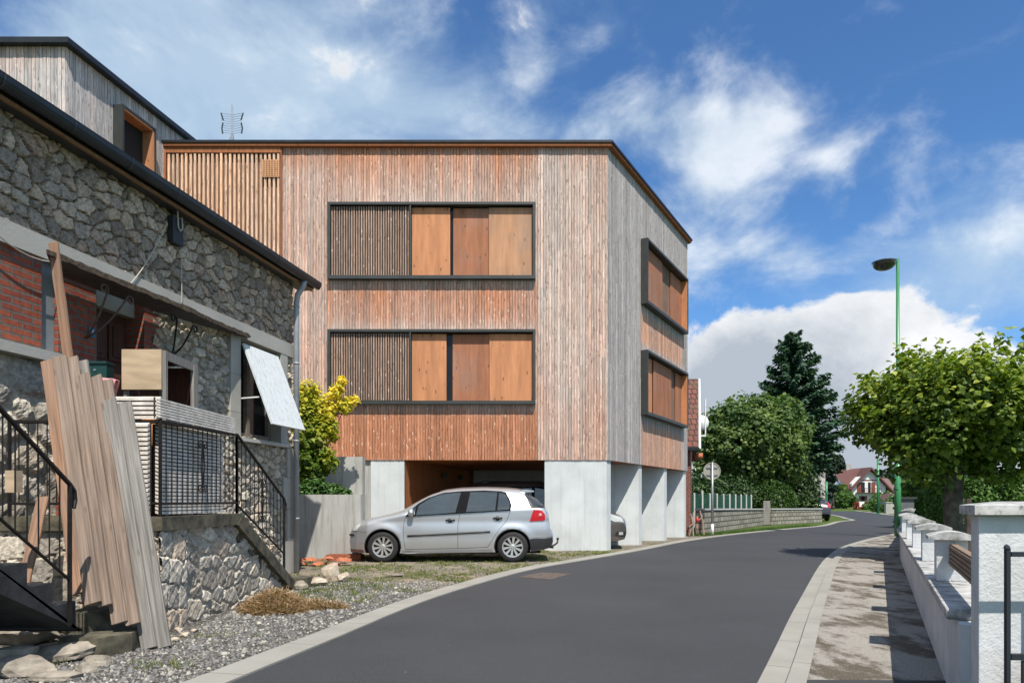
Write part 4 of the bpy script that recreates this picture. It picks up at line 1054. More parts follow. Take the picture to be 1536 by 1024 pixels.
# tile pile
rr = random.Random(9)
for i in range(9):
    x,y = G(452+i*8.5+rr.uniform(-3,3), 850-rr.uniform(0,7)); 
    b = B(); n=8; V=[]
    for (yy,zz) in ((-.12,0),(.12,0)):
        for k in range(n+1): 
            a=math.pi*k/n; V.append((.17*math.cos(a)*.55,yy,.045*math.sin(a)))
        for k in range(n+1):
            a=math.pi*k/n; V.append((.15*math.cos(a)*.55,yy,.033*math.sin(a)-.002))
    m_=2*(n+1)
    Fc=[(k,k+1,m_+k+1,m_+k) for k in range(n)]+[(n+1+k+1,n+1+k,m_+n+1+k,m_+n+1+k+1) for k in range(n)]+[(k+1,k,n+1+k,n+2+k) for k in range(n)]+[(m_+k,m_+k+1,m_+n+2+k,m_+n+1+k) for k in range(n)]
    o = mk('roof_tile', V, Fc, M['terracotta'], None, True)
    o.location=(x,y,.02+.035*(i%3)); o.rotation_euler=(rr.uniform(-.2,.2),rr.uniform(-.2,.2),rr.uniform(0,3))
    tag(o,'loose terracotta roof tile in the pile between downspout and silver car','tile','terracotta tiles piled by the planter')
o = B(); o.box(-3.75,-3.05,13.75,14.1,.0,.12); o=o.o('tile_stack', M['terracotta']); tag(o,'low stack of orange clay tiles against the planter under the car nose','tiles')
o.data.materials.clear(); o.data.materials.append(brickm('stacked_tiles',(.44,.14,.07),(.36,.11,.06),(.12,.06,.04),1,.25,.04,.006))
# straw
n=9000; c=G(408,918); c2=G(470,912)
th=np.random.uniform(0,6.28,n); rad=np.sqrt(np.random.uniform(0,1,n))
mnd=np.random.uniform(0,1,n)<.68
X=np.where(mnd,c[0]+.36*rad*np.cos(th),c2[0]+.38*rad*np.cos(th)); Y=np.where(mnd,c[1]+.3*rad*np.sin(th)+.1,c2[1]+.12*rad*np.sin(th))
hgt=np.where(mnd,.22*(1-rad**1.6),.05*(1-rad)); Z=hgt*np.random.uniform(.6,1.05,n)+.01
N=np.random.normal(size=(n,3)); N[:,2]+=1.5
o=leaves('straw_heap', np.stack([X,Y,Z],1), N, .16, M['straw'], None, 3, elong=1.0); tag(o,'heap of dry brown straw on the gravel below the terrace steps','straw',kind='stuff')

# ================================================================== CARS
def interp(P, x):
    if x <= P[0][0]: return P[0][1]
    for (a,b_),(c,d) in zip(P,P[1:]):
        if x <= c: return b_+(d-b_)*(x-a)/(c-a+1e-9)
    return P[-1][1]
def zz(zx, zy): return ((zx-88)/322, (565-zy)/322)
class Car:
    def __init__(s, L, top, bot, wheels, R, W=.875, belt=((0,.95),(9,1.08)), roof=1.47, tumble=.26, plan=None):
        s.L=L; s.top=top; s.bot=bot; s.wh=wheels; s.R=R; s.W=W; s.belt=belt; s.roof=roof; s.tumble=tumble
        s.plan = plan or [(0,.60),(.05,.68),(.18,.77),(.4,.84),(.9,.98*W/.875*.875),(1.5,W),(L-1.3,W),(L-.5,.955*W),(L-.15,.9*W),(L-.04,.84*W),(L,.78*W)]
    def t(s,x):
        # light smoothing of the roof line
        return sum(interp(s.top,x+d)*k for d,k in ((-.05,.2),(-.02,.2),(0,.2),(.02,.2),(.05,.2))) if .12 < x < s.L-.12 else interp(s.top,x)
    def w(s,x,z):
        w0 = interp(s.plan,x); zb = interp(s.belt,x); tp = s.t(x)
        k = w0*(1-.05*max(0,(.42-z)/.25)**1.5 if z < .42 else 1)
        k = k+.012*math.exp(-((z-.62)/.12)**2)-.006*math.exp(-((z-.8)/.05)**2)
        if z > zb: k = k-.02*min(1,(z-zb)/.05)-s.tumble*((z-zb)/(s.roof-zb))**1.25*.8
        # flared arches
        for wxx in s.wh:
            d = math.hypot(x-wxx, z-s.R); k += .018*math.exp(-((d-s.R*1.2)/.09)**2)
        r = .13; q = (tp-z)/r
        if q < 1: q = max(q,0); k -= r*(1-math.sqrt(1-(1-q)**2))
        return max(k,.05)
    def build(s, root, paint):
        n1 = 150; m1 = 44
        xs = [s.L*(.5-.5*math.cos(math.pi*i/n1))*.5+s.L*i/n1*.5 for i in range(n1+1)]
        V=[]; cols=[]
        for x in xs:
            x = min(max(x,.002),s.L-.002)
            b_ = interp(s.bot,x); tp = s.t(x)
            side=[(s.w(x,b_+(tp-b_)*math.sin(math.pi/2*j/m1)), b_+(tp-b_)*math.sin(math.pi/2*j/m1)) for j in range(m1+1)]
            wt = side[-1][0]
            for sg in (-1,):
                for (y,z) in side: V.append([x,-y,z])
            for j in range(1,8):
                yy = -wt+2*wt*j/8; V.append([x,yy,tp+.035*(1-(yy/wt)**2)])
            for (y,z) in reversed(side): V.append([x,y,z])
        k = 2*(m1+1)+7
        inside=[False]*len(V); ra = s.R*1.17
        for i,p in enumerate(V):
            for wxx in s.wh:
                dx,dz = p[0]-wxx, p[2]-s.R*.98
                d = math.hypot(dx,dz)
                if d < ra and p[2] < s.R*2.6 and abs(p[1]) > .3:
                    inside[i]=True
                    if d > 1e-4: p[0]=wxx+dx/d*ra; p[2]=s.R*.98+dz/d*ra
        Fc=[]
        for i in range(n1):
            for j in range(k-1):
                f=(i*k+j,(i+1)*k+j,(i+1)*k+j+1,i*k+j+1)
                if not all(inside[q] for q in f): Fc.append(f)
        Fc.append(tuple(range(k))); Fc.append(tuple(n1*k+j for j in range(k-1,-1,-1)))
        bo = mk('body', V, Fc, paint, root, True, None, False)
        # dark underbody + wheel wells
        b = B(); b.box(.25,s.L-.25,-s.W+.3,s.W-.3,.16,.62)
        for wxx in s.wh: b.box(wxx-s.R*1.1,wxx+s.R*1.1,-s.W+.25,s.W-.25,.2,s.R*2.1)
        b.o('underbody', M['black'], root, False, False)
        return bo
    def drape(s, name, poly, mat, parent, off=.004, sides=(-1,1), rows=14, cols=14):
        if len(sides) > 1:
            for q in sides: r_ = s.drape(name, poly, mat, parent, off, (q,), rows, cols)
            return r_
        off += .005
        zs=[p[1] for p in poly]; z0,z1=min(zs)+1e-4,max(zs)-1e-4; V=[];Fc=[]
        for sg in sides:
            base=len(V)
            for j in range(rows+1):
                z=z0+(z1-z0)*j/rows; X=[]
                for (a,b_) in zip(poly,poly[1:]+poly[:1]):
                    if (a[1]-z)*(b_[1]-z) <= 0 and a[1]!=b_[1]: X.append(a[0]+(b_[0]-a[0])*(z-a[1])/(b_[1]-a[1]))
                xa,xb=min(X),max(X)
                for i in range(cols+1):
                    x=xa+(xb-xa)*i/cols; V.append((x,sg*(s.w(x,z)+off),z))
            for j in range(rows):
                for i in range(cols):
                    q=base+j*(cols+1)+i; f=(q,q+1,q+cols+2,q+cols+1); Fc.append(f if sg<0 else f[::-1])
        return mk(name,V,Fc,mat,parent,True,None,False)
    def strips(s, name, mat, root, pts, r=.004, sub=8, off=.0, sm=False):
        for q in (-1,1): s.seam(pts, r, (q,), sub, off).o(name, mat, root, sm, False)
    def seam(s, pts, r=.004, sides=(-1,1), sub=8, off=.0):
        b=B()
        for sg in sides:
            P=[]
            for (a,c) in zip(pts,pts[1:]):
                for i in range(sub): 
                    x=a[0]+(c[0]-a[0])*i/sub; z=a[1]+(c[1]-a[1])*i/sub; P.append((x,sg*(s.w(x,z)+off),z))
            x,z=pts[-1]; P.append((x,sg*(s.w(x,z)+off),z)); b.tube(P,r,5)
        return b
    def wheel(s, root, x, sg, spokes=9, rim=.68):
        R=s.R; yc=sg*(s.W-.115); b=B()
        prof=[(R*rim,.09),(R*.93,.10),(R,.07),(R,-.07),(R*.93,-.1),(R*rim,-.09)]
        b.lathe(prof,(x,yc,R),'y',36); t_=b.o('wheel',M['rubber'],root,True,False)
        b=B(); o_=sg*.085
        b.lathe([(R*rim+.004,o_*.9),(R*rim*.9,o_*.85),(R*rim*.86,o_*.3),(R*rim*.86,-o_*.5)],(x,yc,R),'y',36)
        for k in range(spokes):
            a=2*math.pi*k/spokes+.2; ca,sa_=math.cos(a),math.sin(a); pa,pb=R*.12,R*rim*.9
            wa,wb=R*.045,R*.085
            V=[]
            for (rr_,ww) in ((pa,wa),(pb,wb)):
                for sgn in (-1,1): V.append((x+ca*rr_-sa_*ww*sgn, yc+o_*(.82 if rr_==pa else .9), R+sa_*rr_+ca*ww*sgn))
            V+= [(p[0],p[1]-o_*.35,p[2]) for p in V[:4]]
            b.add(V,[(0,1,3,2),(4,6,7,5),(0,2,6,4),(1,5,7,3)])
        b.lathe([(0.0001,o_*.95),(R*.1,o_*.93),(R*.17,o_*.85),(R*.17,o_*.2)],(x,yc,R),'y',18)
        b.o('rim',M['alloy'],t_,False,False)
        b=B(); b.lathe([(0.0001,o_*.25),(R*rim*.86,o_*.25)],(x,yc,R),'y',24); b.o('brake_disc',M['black'],t_,False,False)
def golf():
    top=[zz(*p) for p in ((88,410),(92,382),(105,352),(125,328),(150,314),(190,303),(250,285),(350,262),(440,236),(480,212),(520,187),(570,158),(620,134),(700,109),(800,97),(950,92),(1100,96),(1180,103),(1218,112),(1262,150),(1345,216),(1362,232),(1372,250),(1378,300),(1386,352),(1400,372))]
    top=[(max(x,0),z) for x,z in top]; L=4.085; top.append((L,.53))
    bot=[(0,.42),(.03,.24),(.08,.19),(.4,.17),(1.06,.175),(2.9,.2),(3.5,.21),(3.7,.22),(3.95,.26),(4.06,.33),(L,.40)]
    c=Car(L,top,bot,(.715,3.276),.305,.875,belt=((0,.80),(.9,.90),(1.1,.93),(2.2,.985),(3.1,1.03),(4.1,1.05)))
    root=thing('parked_car','silver five door hatchback parked side on in front of the open garage','car',(0,0,0))
    c.build(root,M['silver'])
    c.drape('window_trim',[zz(*p) for p in ((463,276),(495,232),(545,190),(605,155),(700,123),(820,112),(960,108),(1060,111),(1100,122),(1125,165),(1136,205),(1130,237),(800,256))],M['trim'],root,.014,rows=34,cols=50)
    for poly in (((482,270),(508,228),(530,208),(522,267)),((532,267),(545,205),(620,157),(700,130),(812,121),(780,251)),((848,246),(872,119),(1045,119),(1032,238)),((1046,236),(1056,121),(1092,128),(1115,165),(1126,205),(1118,233))):
        c.drape('side_window',[zz(*p) for p in poly],M['carglass'],root,.020,rows=16,cols=16)
    for pts in (((462,276),(452,330),(450,400),(462,482)),((808,256),(796,330),(795,474)),((1128,238),(1105,300),(1060,352),(1020,410),(985,468)),((462,482),(795,476),(985,468)),((175,318),(215,340),(350,330),(450,290))[:0]):
        if pts: c.strips('door_seam',M['plastic'],root,[zz(*p) for p in pts],.004)
    c.strips('bumper_seam',M['plastic'],root,[zz(*p) for p in ((92,372),(135,370),(205,372),(218,376))],.003)
    c.strips('bumper_seam',M['plastic'],root,[zz(*p) for p in ((1250,408),(1320,410),(1398,402))],.003)
    c.strips('rub_strip',M['plastic'],root,[zz(476,398),zz(1000,371)],.02,sm=True)
    c.strips('bumper_strip',M['plastic'],root,[zz(88,394),zz(132,391)],.024,off=-.004,sm=True)
    c.drape('rear_bumper',[zz(*p) for p in ((1247,414),(1398,406),(1400,440),(1382,478),(1262,494),(1256,460))],M['plastic'],root,.008)
    c.drape('sill',[zz(*p) for p in ((440,494),(1012,486),(1016,500),(445,509))],simple('sill_paint',(.38,.38,.4),.4,.5,.05,1,0),root,.01)
    c.drape('front_lip',[zz(*p) for p in ((96,482),(192,488),(196,507),(104,504))],simple('lip',(.12,.06,.05),.5,0,.1,1,0),root,.012)
    c.drape('tail_light',[zz(*p) for p in ((1276,232),(1330,236),(1349,262),(1349,300),(1252,306),(1262,270))],M['red'],root,.01)
    for sg in (-1,1):
        b=B(); x,z=zz(1318,266); b.lathe([(.0001,sg*.026),(.03,sg*.026),(.035,sg*.018)],(x,sg*c.w(x,z),z),'y',14)
        b.o('indicator_lens',simple('pale_red_lens',(.75,.25,.25),.2,0,.1,1,0,coat=1),root,True,False)
    c.drape('headlight',[zz(*p) for p in ((118,366),(135,335),(160,319),(176,315),(170,338),(150,366))],M['lens'],root,.006)
    for (zx,zy) in ((748,298),(1048,285)):
        x,z=zz(zx,zy)
        for sg in (-1,):
            b=B(); b.tube([(x-.085,sg*(c.w(x,z)+.005),z-.004),(x-.05,sg*(c.w(x,z)+.028),z+.003),(x+.05,sg*(c.w(x,z)+.028),z+.004),(x+.085,sg*(c.w(x,z)+.005),z+.002)],.017,8); 
            b.lathe([(.0001,sg*.004),(.045,sg*.004),(.055,-sg*.01)],(x-.005,sg*c.w(x,z),z-.004),'y',16); b.o('door_handle',M['plastic'],root,True,False)
    for sg in (-1,1):
        x,z=zz(497,250); y=sg*(c.w(x,z)+.09); b=B()
        b.lathe([(.0001,-.05),(.05,-.04),(.07,-.01),(.07,.04),(.06,.06),(.0001,.062)],(0,0,0),'z',16)
        b.v=[(x+p[2]*1.0+.0,y+p[0]*1.3,z+p[1]*1.1) for p in b.v]; m=b.o('mirror',M['silver'],root,True,False)
        b=B(); b.tube([(x,sg*c.w(x,z-.03),z-.05),(x,y,z-.04)],.02,6); b.o('mirror_arm',M['plastic'],m,False,False)
    # glass front and rear, spoiler, grille arches
    V=[];Fc=[]
    xs=np.linspace(1.13,1.80,8)
    for x in xs:
        wt=c.w(x,c.t(x))*.97
        for j in range(9):
            yy=-wt+2*wt*j/8; V.append((x,yy,c.t(x)+.035*(1-(yy/wt)**2)*.98+.006))
    Fc=[(i*9+j,(i+1)*9+j,(i+1)*9+j+1,i*9+j+1) for i in range(7) for j in range(8)]
    mk('windscreen',V,Fc,M['carglass'],root,True,None,False)
    V=[]
    for x in np.linspace(3.56,3.88,6):
        wt=c.w(x,c.t(x))*.93
        for j in range(9):
            yy=-wt+2*wt*j/8; V.append((x+.008,yy,c.t(x)+.035*(1-(yy/wt)**2)+.008))
    mk('rear_window',V,[(i*9+j,(i+1)*9+j,(i+1)*9+j+1,i*9+j+1) for i in range(5) for j in range(8)],M['carglass'],root,True,None,False)
    c.drape('rear_window_side',[zz(*p) for p in ((1219,128),(1228,122),(1300,166),(1350,214),(1355,226),(1262,222),(1240,175))],M['plastic'],root,.006)
    c.drape('rear_side_glass',[zz(*p) for p in ((1236,136),(1256,140),(1318,184),(1344,214),(1276,212),(1255,175))],M['carglass'],root,.010)
    b=B(); sp=[(3.44,1.43),(3.55,1.437),(3.70,1.415),(3.705,1.39),(3.60,1.385),(3.50,1.375)]
    b.ext([(x,-.60,z) for x,z in sp],(0,1.2,0)); b.o('spoiler',M['silver'],root,False,False)
    # tow bar
    b=B(); b.tube([(3.9,0-.3,.26),(4.05,-.3,.28),(4.14,-.3,.31),(4.19,-.3,.35),(4.2,-.3,.41)],.018,8); b.lathe([(.0001,-.03),(.022,-.02),(.03,0),(.022,.02),(.0001,.03)],(4.2,-.3,.435),'z',12); b.o('tow_bar',M['plastic'],root,True,False)
    b=B(); b.tube([(3.92,-.55,.30),(4.1,-.55,.28)],.03,8); b.o('tow_socket',M['plastic'],root,True,False)
    for x in c.wh:
        for sg in (-1,1): c.wheel(root,x,sg,10)
        # arch lips
        for sg in (-1,1):
            b=B(); P=[]
            for i in range(17):
                a=math.pi*(-.02+1.04*i/16); px=x+math.cos(a)*.357; pz=.30+math.sin(a)*.357; P.append((px,sg*(c.w(px,max(pz,.25))-.002),pz))
            b.tube(P,.012,6); b.o('arch_lip',M['plastic'],root,True,False)
    b=B(); b.box(3.0,3.04,-.78,-.7,.14,.3); b.o('mud_flap',M['rubber'],root,False,False)
    return root
car=golf(); car.location=(at(520.5,842,13.5)[0],13.5+.80,.0)
def mpv(root,paint,L=4.45,Hh=1.68,small=False):
    s_=Hh/1.68
    top=[(0,.55),(.03,.68),(.1,.80),(.3,.90),(.8,1.02),(1.0,1.08),(1.35,1.3),(1.7,1.52),(2.0,1.62),(2.4,1.67),(3.0,1.68),(3.8,1.63),(4.1,1.56),(4.3,1.2),(4.38,1.0),(4.43,.75),(L,.6)]
    top=[(x,z*s_) for x,z in top]
    bot=[(0,.4),(.05,.25),(.3,.19),(L-.4,.2),(L-.05,.3),(L,.42)]
    c=Car(L,top,bot,(.85,3.5),.32,.85,belt=((0,.9),(1.1,1.0*s_),(L,1.1*s_)),roof=Hh)
    c.build(root,paint)
    zb=1.02*s_; c.drape('window_trim',[(1.15,zb),(1.5,1.3*s_),(1.85,1.5*s_),(2.2,1.57*s_),(3.6,1.57*s_),(4.0,1.45*s_),(4.15,1.12*s_)],M['trim'],root,.012)
    for p in (((1.3,zb+.03),(1.6,1.3*s_),(1.9,1.47*s_),(2.3,1.54*s_),(2.3,zb+.03)),((2.38,zb+.03),(2.38,1.54*s_),(3.3,1.54*s_),(3.3,zb+.05)),((3.38,zb+.06),(3.38,1.54*s_),(3.6,1.54*s_),(3.95,1.42*s_),(4.05,1.13*s_))): c.drape('side_window',list(p),M['carglass'],root,.02)
    c.drape('headlight',[(.06,.66),(.12,.80),(.55,.92),(.62,.86),(.3,.68)],M['lens'],root,.006)
    c.drape('tail_light',[(4.15,.8),(4.12,1.1),(4.3,1.1),(4.40,.8)],M['red'],root,.006)
    c.drape('lower_grille',[(.02,.32),(.02,.44),(.25,.44),(.3,.34)],M['plastic'],root,.006)
    c.drape('fog_lamp',[(.09,.36),(.09,.43),(.19,.43),(.2,.36)],M['lens'],root,.012)
    V=[]
    for x in np.linspace(1.08,1.75,8):
        wt=c.w(x,c.t(x))*.97
        for j in range(9):
            yy=-wt+2*wt*j/8; V.append((x,yy,c.t(x)+.035*(1-(yy/wt)**2)+.006))
    mk('windscreen',V,[(i*9+j,(i+1)*9+j,(i+1)*9+j+1,i*9+j+1) for i in range(7) for j in range(8)],M['carglass'],root,True,None,False)
    b=B()
    for k in range(4): b.box(-.012+.01*k,.03+.02*k,-.42,.42,.60+.045*k,.62+.045*k)
    b.o('grille',M['alloy'],root,False,False)
    b=B(); b.box(-.012,.03,-.26,.26,.42,.53); b.o('number_plate',M['white'],root,False,False)
    V=[]
    for x in np.linspace(4.14,4.29,5):
        wt=c.w(x,c.t(x))*.95
        for j in range(9):
            yy=-wt+2*wt*j/8; V.append((x+.008,yy,c.t(x)+.035*(1-(yy/wt)**2)+.006))
    mk('rear_window',V,[(i*9+j,(i+1)*9+j,(i+1)*9+j+1,i*9+j+1) for i in range(4) for j in range(8)],M['carglass'],root,True,None,False)
    for sg in (-1,1):
        b=B(); b.tube([(1.9,sg*.55,1.62*s_),(2.2,sg*.57,1.70*s_),(3.6,sg*.57,1.71*s_),(3.9,sg*.55,1.64*s_)],.018,6); b.o('roof_rail',M['plastic'],root,True,False)
        x,z=1.35,1.12*s_; y=sg*(c.w(x,z)+.1); b=B(); b.box(x-.05,x+.05,min(y-.08,y+.08),max(y-.08,y+.08),z-.05,z+.07); b.o('mirror',paint,root,True,False)
        b=B(); x,z=2.2,.9*s_; b.tube([(x-.09,sg*(c.w(x,z)+.01),z),(x,sg*(c.w(x,z)+.03),z),(x+.09,sg*(c.w(x,z)+.01),z)],.016,6); b.o('door_handle',paint,root,True,False)
    for x in c.wh:
        for sg in (-1,1): c.wheel(root,x,sg,7)
    return c
r2=thing('garaged_car','bronze grey people carrier inside the garage with its nose poking past the corner pier','car',(2.95,17.75,0),rotz=math.pi-.12)
mpv(r2,M['bronze'])
r3=thing('parked_car','small dark car parked in the side street at the end of the block wall','car',(18.75,44.3,0),rotz=-1.77)
mpv(r3,M['darkpaint'],4.45,1.32)

# ================================================================== RIGHT GARDEN WALL
gwall = thing('garden_wall','long low white rendered garden wall with stone coping along the pavement','wall',(6,12,0))
def wall_strip(a0,a1,e0,e1,z0,z1,name,mat,parent,n=14):
    for_ = [a0+(a1-a0)*i/n for i in range(n+1)]
    V=[]; 
    for a in for_: V += [WR(a,z0,e0),WR(a,z0,e1),WR(a,z1,e1),WR(a,z1,e0)]
    Fc=[(4*i+k,4*i+(k+1)%4,4*i+4+(k+1)%4,4*i+4+k) for i in range(n) for k in range(4)]+[(3,2,1,0),(4*n,4*n+1,4*n+2,4*n+3)]
    Fc=[f[::-1] for f in Fc]
    return mk(name,V,Fc,mat,parent)
wall_strip(3.6,23.5,-.25,0,-.1,.565,'wall_body',M['render'],gwall,22)
wall_strip(3.22,3.6,-.22,-.045,-.1,.565,'end_post',M['cap'],gwall,2)
cps=[3.72,5.07,6.72,8.6,10.5,12.6,14.9,17.5,20.3,23.2]
for a0,a1 in zip(cps,cps[1:]):
    k=a0+.0; 
    c=wall_strip(a0+.005,a1-.005,-.30,.055,.567,.625,'coping',M['lcap'],gwall,4)
    bv=c.modifiers.new('b','BEVEL'); bv.width=.012; bv.segments=2; bv.limit_method='ANGLE'
for a in cps[1:-1]:
    p=wall_strip(a,a+.22,-.195,.0,.626,.93,'pier',M['render'],gwall,1)
    # curved cap
    b=B(); n=8; V=[]
    for aa in (a-.05,a+.27):
        for i in range(n+1):
            e=.055-.30*i/n; z=.955+.035*math.sin(math.pi*i/n); V.append(WR(aa,z,e))
        V += [WR(aa,.931,-.245),WR(aa,.931,.055)]
    m_=n+3; b.add(V,[tuple(range(m_)),tuple(range(2*m_-1,m_-1,-1))]+[(i,i+m_,(i+1)%m_+m_,(i+1)%m_) for i in range(m_)]); b.o('pier_cap',M['lcap'],p)
b=B(); b.prism([WR(a,0,e)[:2] for a,e in ((3.45,-.085),(5.08,-.085),(5.08,-.125),(3.45,-.125))],.74,.90)
o=b.o('wooden_rail',M['woodh'],gwall)
b=B()
for k in range(5): b.prism([WR(a,0,e)[:2] for a,e in ((3.45,-.076),(5.08,-.076),(5.08,-.084),(3.45,-.084))],.75+.03*k,.768+.03*k)
b.o('rail_ribs',M['woodh'],o)
# gate pillar
gp=thing('gate_pillar','tall rough white gate pillar with a grey stone cap at the right edge','pillar',(2.3,3.2,0))
wd=Vector((.473,.881))
cA=Vector((2.05,3.0)); pts=[cA,cA+Vector((.75,.0)),cA+Vector((.75,.0))+wd*.28,cA+wd*.28]
b=B(); b.prism([tuple(p) for p in pts],-.05,1.155); o=b.o('shaft',M['render'],gp); bv=o.modifiers.new('b','BEVEL'); bv.width=.008; bv.segments=2
q=[cA+Vector((-.05,-.05)),cA+Vector((.80,-.05)),cA+Vector((.80,0))+wd*.33,cA+Vector((-.05,0))+wd*.33]
V=[(p.x,p.y,1.157) for p in q]+[(p.x,p.y,1.198) for p in q]; apx=[( (q[0].x*.85+q[1].x*.15)*.5+(q[3].x*.85+q[2].x*.15)*.5, (q[0].y+q[3].y)/2,1.215),((q[1].x+q[2].x)/2-.1,(q[1].y+q[2].y)/2,1.215)]
b=B(); b.add(V+apx,[(3,2,1,0),(0,1,5,4),(1,2,6,5),(2,3,7,6),(3,0,4,7),(4,5,9,8),(5,6,9),(6,7,8,9),(7,4,8)]); b.o('cap',M['lcap'],gp)
gt=thing('metal_gate','dark grey metal garden gate standing open in front of the white pillar','gate',(2.1,2.85,0))
b=B(); b.box(2.062,2.079,2.845,2.862,.0,1.02); b.box(2.081,3.0,2.842,2.862,.985,1.005); b.box(2.081,3.0,2.842,2.862,.555,.58); b.box(2.081,3.0,2.842,2.862,.06,.09); b.box(2.28,2.295,2.845,2.86,.58,.985); b.box(2.5,2.515,2.845,2.86,.58,.985); b.o('frame',M['darkgate'],gt)
b=B(); b.box(2.13,3.0,2.848,2.858,.09,.55); b.o('panel',M['darkgate'],gt)
b=B(); b.lathe([(.0001,.018),(.01,.01),(.013,0)],(2.067,2.852,1.02),'z',10); b.o('finial',M['darkgate'],gt)
# far grey pillar at the end of the wall
b=B(); x,y=14.0,24.0; 
fp=thing('far_pillar','dark grey capped pillar behind the green lamp post','pillar',(x,y,0))
c_=at(1361,750,24.0); b=B(); b.box(c_[0]-.24,c_[0]+.24,24.0,24.4,0,1.26); b.o('shaft',simple('dark_grey_render',(.10,.105,.11),.8,0,.2,4,.3),fp)
b=B(); b.box(c_[0]-.31,c_[0]+.31,23.93,24.47,1.261,1.34); b.o('cap',M['frame'],fp)
# garden side lawn
sel=[a for a in np.linspace(1,27,27)]
V=[WR(a,.02,-.2) for a in sel]+[(WR(a,0,0)[0]+26,a,.02) for a in sel]; n=len(sel)
mk('lawn',V,[(i,i+n,i+1+n,i+1) for i in range(n-1)],M['grass'])['kind']='structure'

# ================================================================== LAMPS, SIGN, POLES
lx,ly=12.6,22.3
lp=thing('street_lamp','tall green street lamp post with a dark half dome head beside the white wall','street lamp',(lx,ly,0))
b=B(); b.tube([(lx,ly,.0),(lx,ly,2.9)],.10,16); b.tube([(lx,ly,2.9),(lx,ly,3.0),(lx,ly,9.1)],.062,14,.05); b.tube([(lx,ly,0),(lx,ly,.04)],.16,16); b.o('post',M['green'],lp,True)
b=B(); b.box(lx-.1,lx-.093,ly-.105,ly-.1,.5,.9); 
b=B(); b.box(lx-.50,lx-.02,ly-.05,ly+.05,9.0,9.05); b.box(lx-.52,lx-.12,ly-.07,ly+.07,9.045,9.075); b.o('arm',M['galv'],lp)
b=B(); prof=[(.0001,-.30)]+[(.35*math.sin(a),-.07-.23*math.cos(a)) for a in [math.pi/2*k/10 for k in range(1,11)]]+[(.38,-.03),(.30,0),(.0001,.0)]
b.lathe(prof,(lx-.44,ly,9.02),'z',24); b.o('lamp_head',simple('dark_lamp_bowl',(.03,.03,.028),.25,0,.9,14,0,coat=.6),lp,True)
for (u,v0,v1,Y,lb) in ((1240,722,765,70,'thin green pole at the side street beside the stained white wall'),(1317,690,768,60,'slim green lamp post in front of the white house with red shutters'),(1391.5,725,760,42,'short green pole standing behind the white garden wall by the hedge')):
    x,_,z1=at(u,v0,Y); r=thing('green_pole',lb,'pole',(x,Y,0),'green poles in the background'); b=B(); b.tube([(x,Y,0),(x,Y,z1)],.1,10); b.o('post',M['green'],r,True)
    b=B(); b.tube([(x,Y,z1+.001),(x,Y,z1+.04)],.11,10); b.o('cap',M['green'],r)
    b=B(); b.tube([(x,Y,0),(x,Y,.1)],.16,10); b.o('foot',M['green'],r)
sgx,sgy=G(1068.5,803)
sg_=thing('road_sign','round traffic sign seen from its plain grey back on a galvanised post','sign',(sgx,sgy,0))
b=B(); b.tube([(sgx,sgy,0),(sgx,sgy,2.54)],.042,10); b.o('post',M['galv'],sg_,True)
b=B(); b.tube([(sgx,sgy,0),(sgx,sgy,.40)],.052,10); b.o('white_sleeve',M['white'],sg_,True)
b=B(); b.lathe([(.0001,.052),(.275,.052),(.275,.035),(.30,.035),(.30,.07),(.0001,.07)],(sgx,sgy,2.23),'y',32); b.o('sign_disc',simple('bare_aluminium',(.37,.345,.28),.5,.3,.08,2,0),sg_)
b=B(); b.box(sgx-.2,sgx+.2,sgy+.02,sgy+.05,2.33,2.37); b.o('bracket',M['galv'],sg_); b=B(); b.box(sgx-.2,sgx+.2,sgy+.02,sgy+.05,2.08,2.12); b.o('bracket',M['galv'],sg_)

# ================================================================== BACKGROUND LEFT OF THE ROAD
# brick house beyond the timber building
ho=thing('brick_house','old red brick house with mossy tiled roof directly behind the timber building','house',(5,25,0))
d2=Vector((.27,1)).normalized()
r0=Vector((6.25,23.9)); r1=r0+d2*6.0
b=B(); b.prism([(2.0,23.9),tuple(r0),tuple(r1),(2.0,r1.y)],0,3.12); b.o('wall',M['brickold'],ho)
m0=(r0+r1)/2
b=B(); b.ext([(r0.x,r0.y,3.12),(r1.x,r1.y,3.12),(m0.x,m0.y,5.75)],(-.2,0,0)); b.o('gable',M['brickold'],ho)
ov=.28; E0=r0-d2*.25; 
b=B(); V=[(2,E0.y,3.02),(E0.x+ov,E0.y,3.02),(m0.x+ov,m0.y,5.98),(2,m0.y,5.98),(2,r1.y+.25,3.02),(r1.x+ov,r1.y+.25,3.02)]
b.add(V+[(x,y,z-.1) for x,y,z in V],[(0,1,2,3),(3,2,5,4),(7,6,9,8),(9,10,11,8)][:2]+[(6,9,8,7),(9,10,11,8),(1,7,8,2),(2,8,11,5),(0,6,7,1)]); b.o('roof',M['tile'],ho)
b=B(); b.tube([(E0.x+ov+.03,E0.y-.01,3.0),(m0.x+ov+.03,m0.y,5.97)],.05,4); b.o('barge_board',M['white'],ho)
b=B(); b.box(4,E0.x+ov,E0.y-.09,E0.y-.005,2.95,3.05); b.o('gutter',M['zinc'],ho)
b=B(); cx,cy=7.27,26.2; b.lathe([(.0001,-.08),(.18,-.06),(.28,0),(.29,.01)],(cx,cy,4.2),'y',20); b.tube([(cx-.35,cy,4.2),(cx,cy+.02,4.18)],.02,6); b.o('satellite_dish',M['white'],ho,True)
b=B(); b.box(7.05,7.24,25.5,25.55,3.6,3.66); b.box(7.21,7.25,25.5,25.55,3.661,5.0); b.o('side_frame',M['white'],ho)
b=B(); b.box(r0.x-.32,r0.x-.18,23.84,23.895,0,3.0); b.o('drain_pipe',M['conc'],ho)
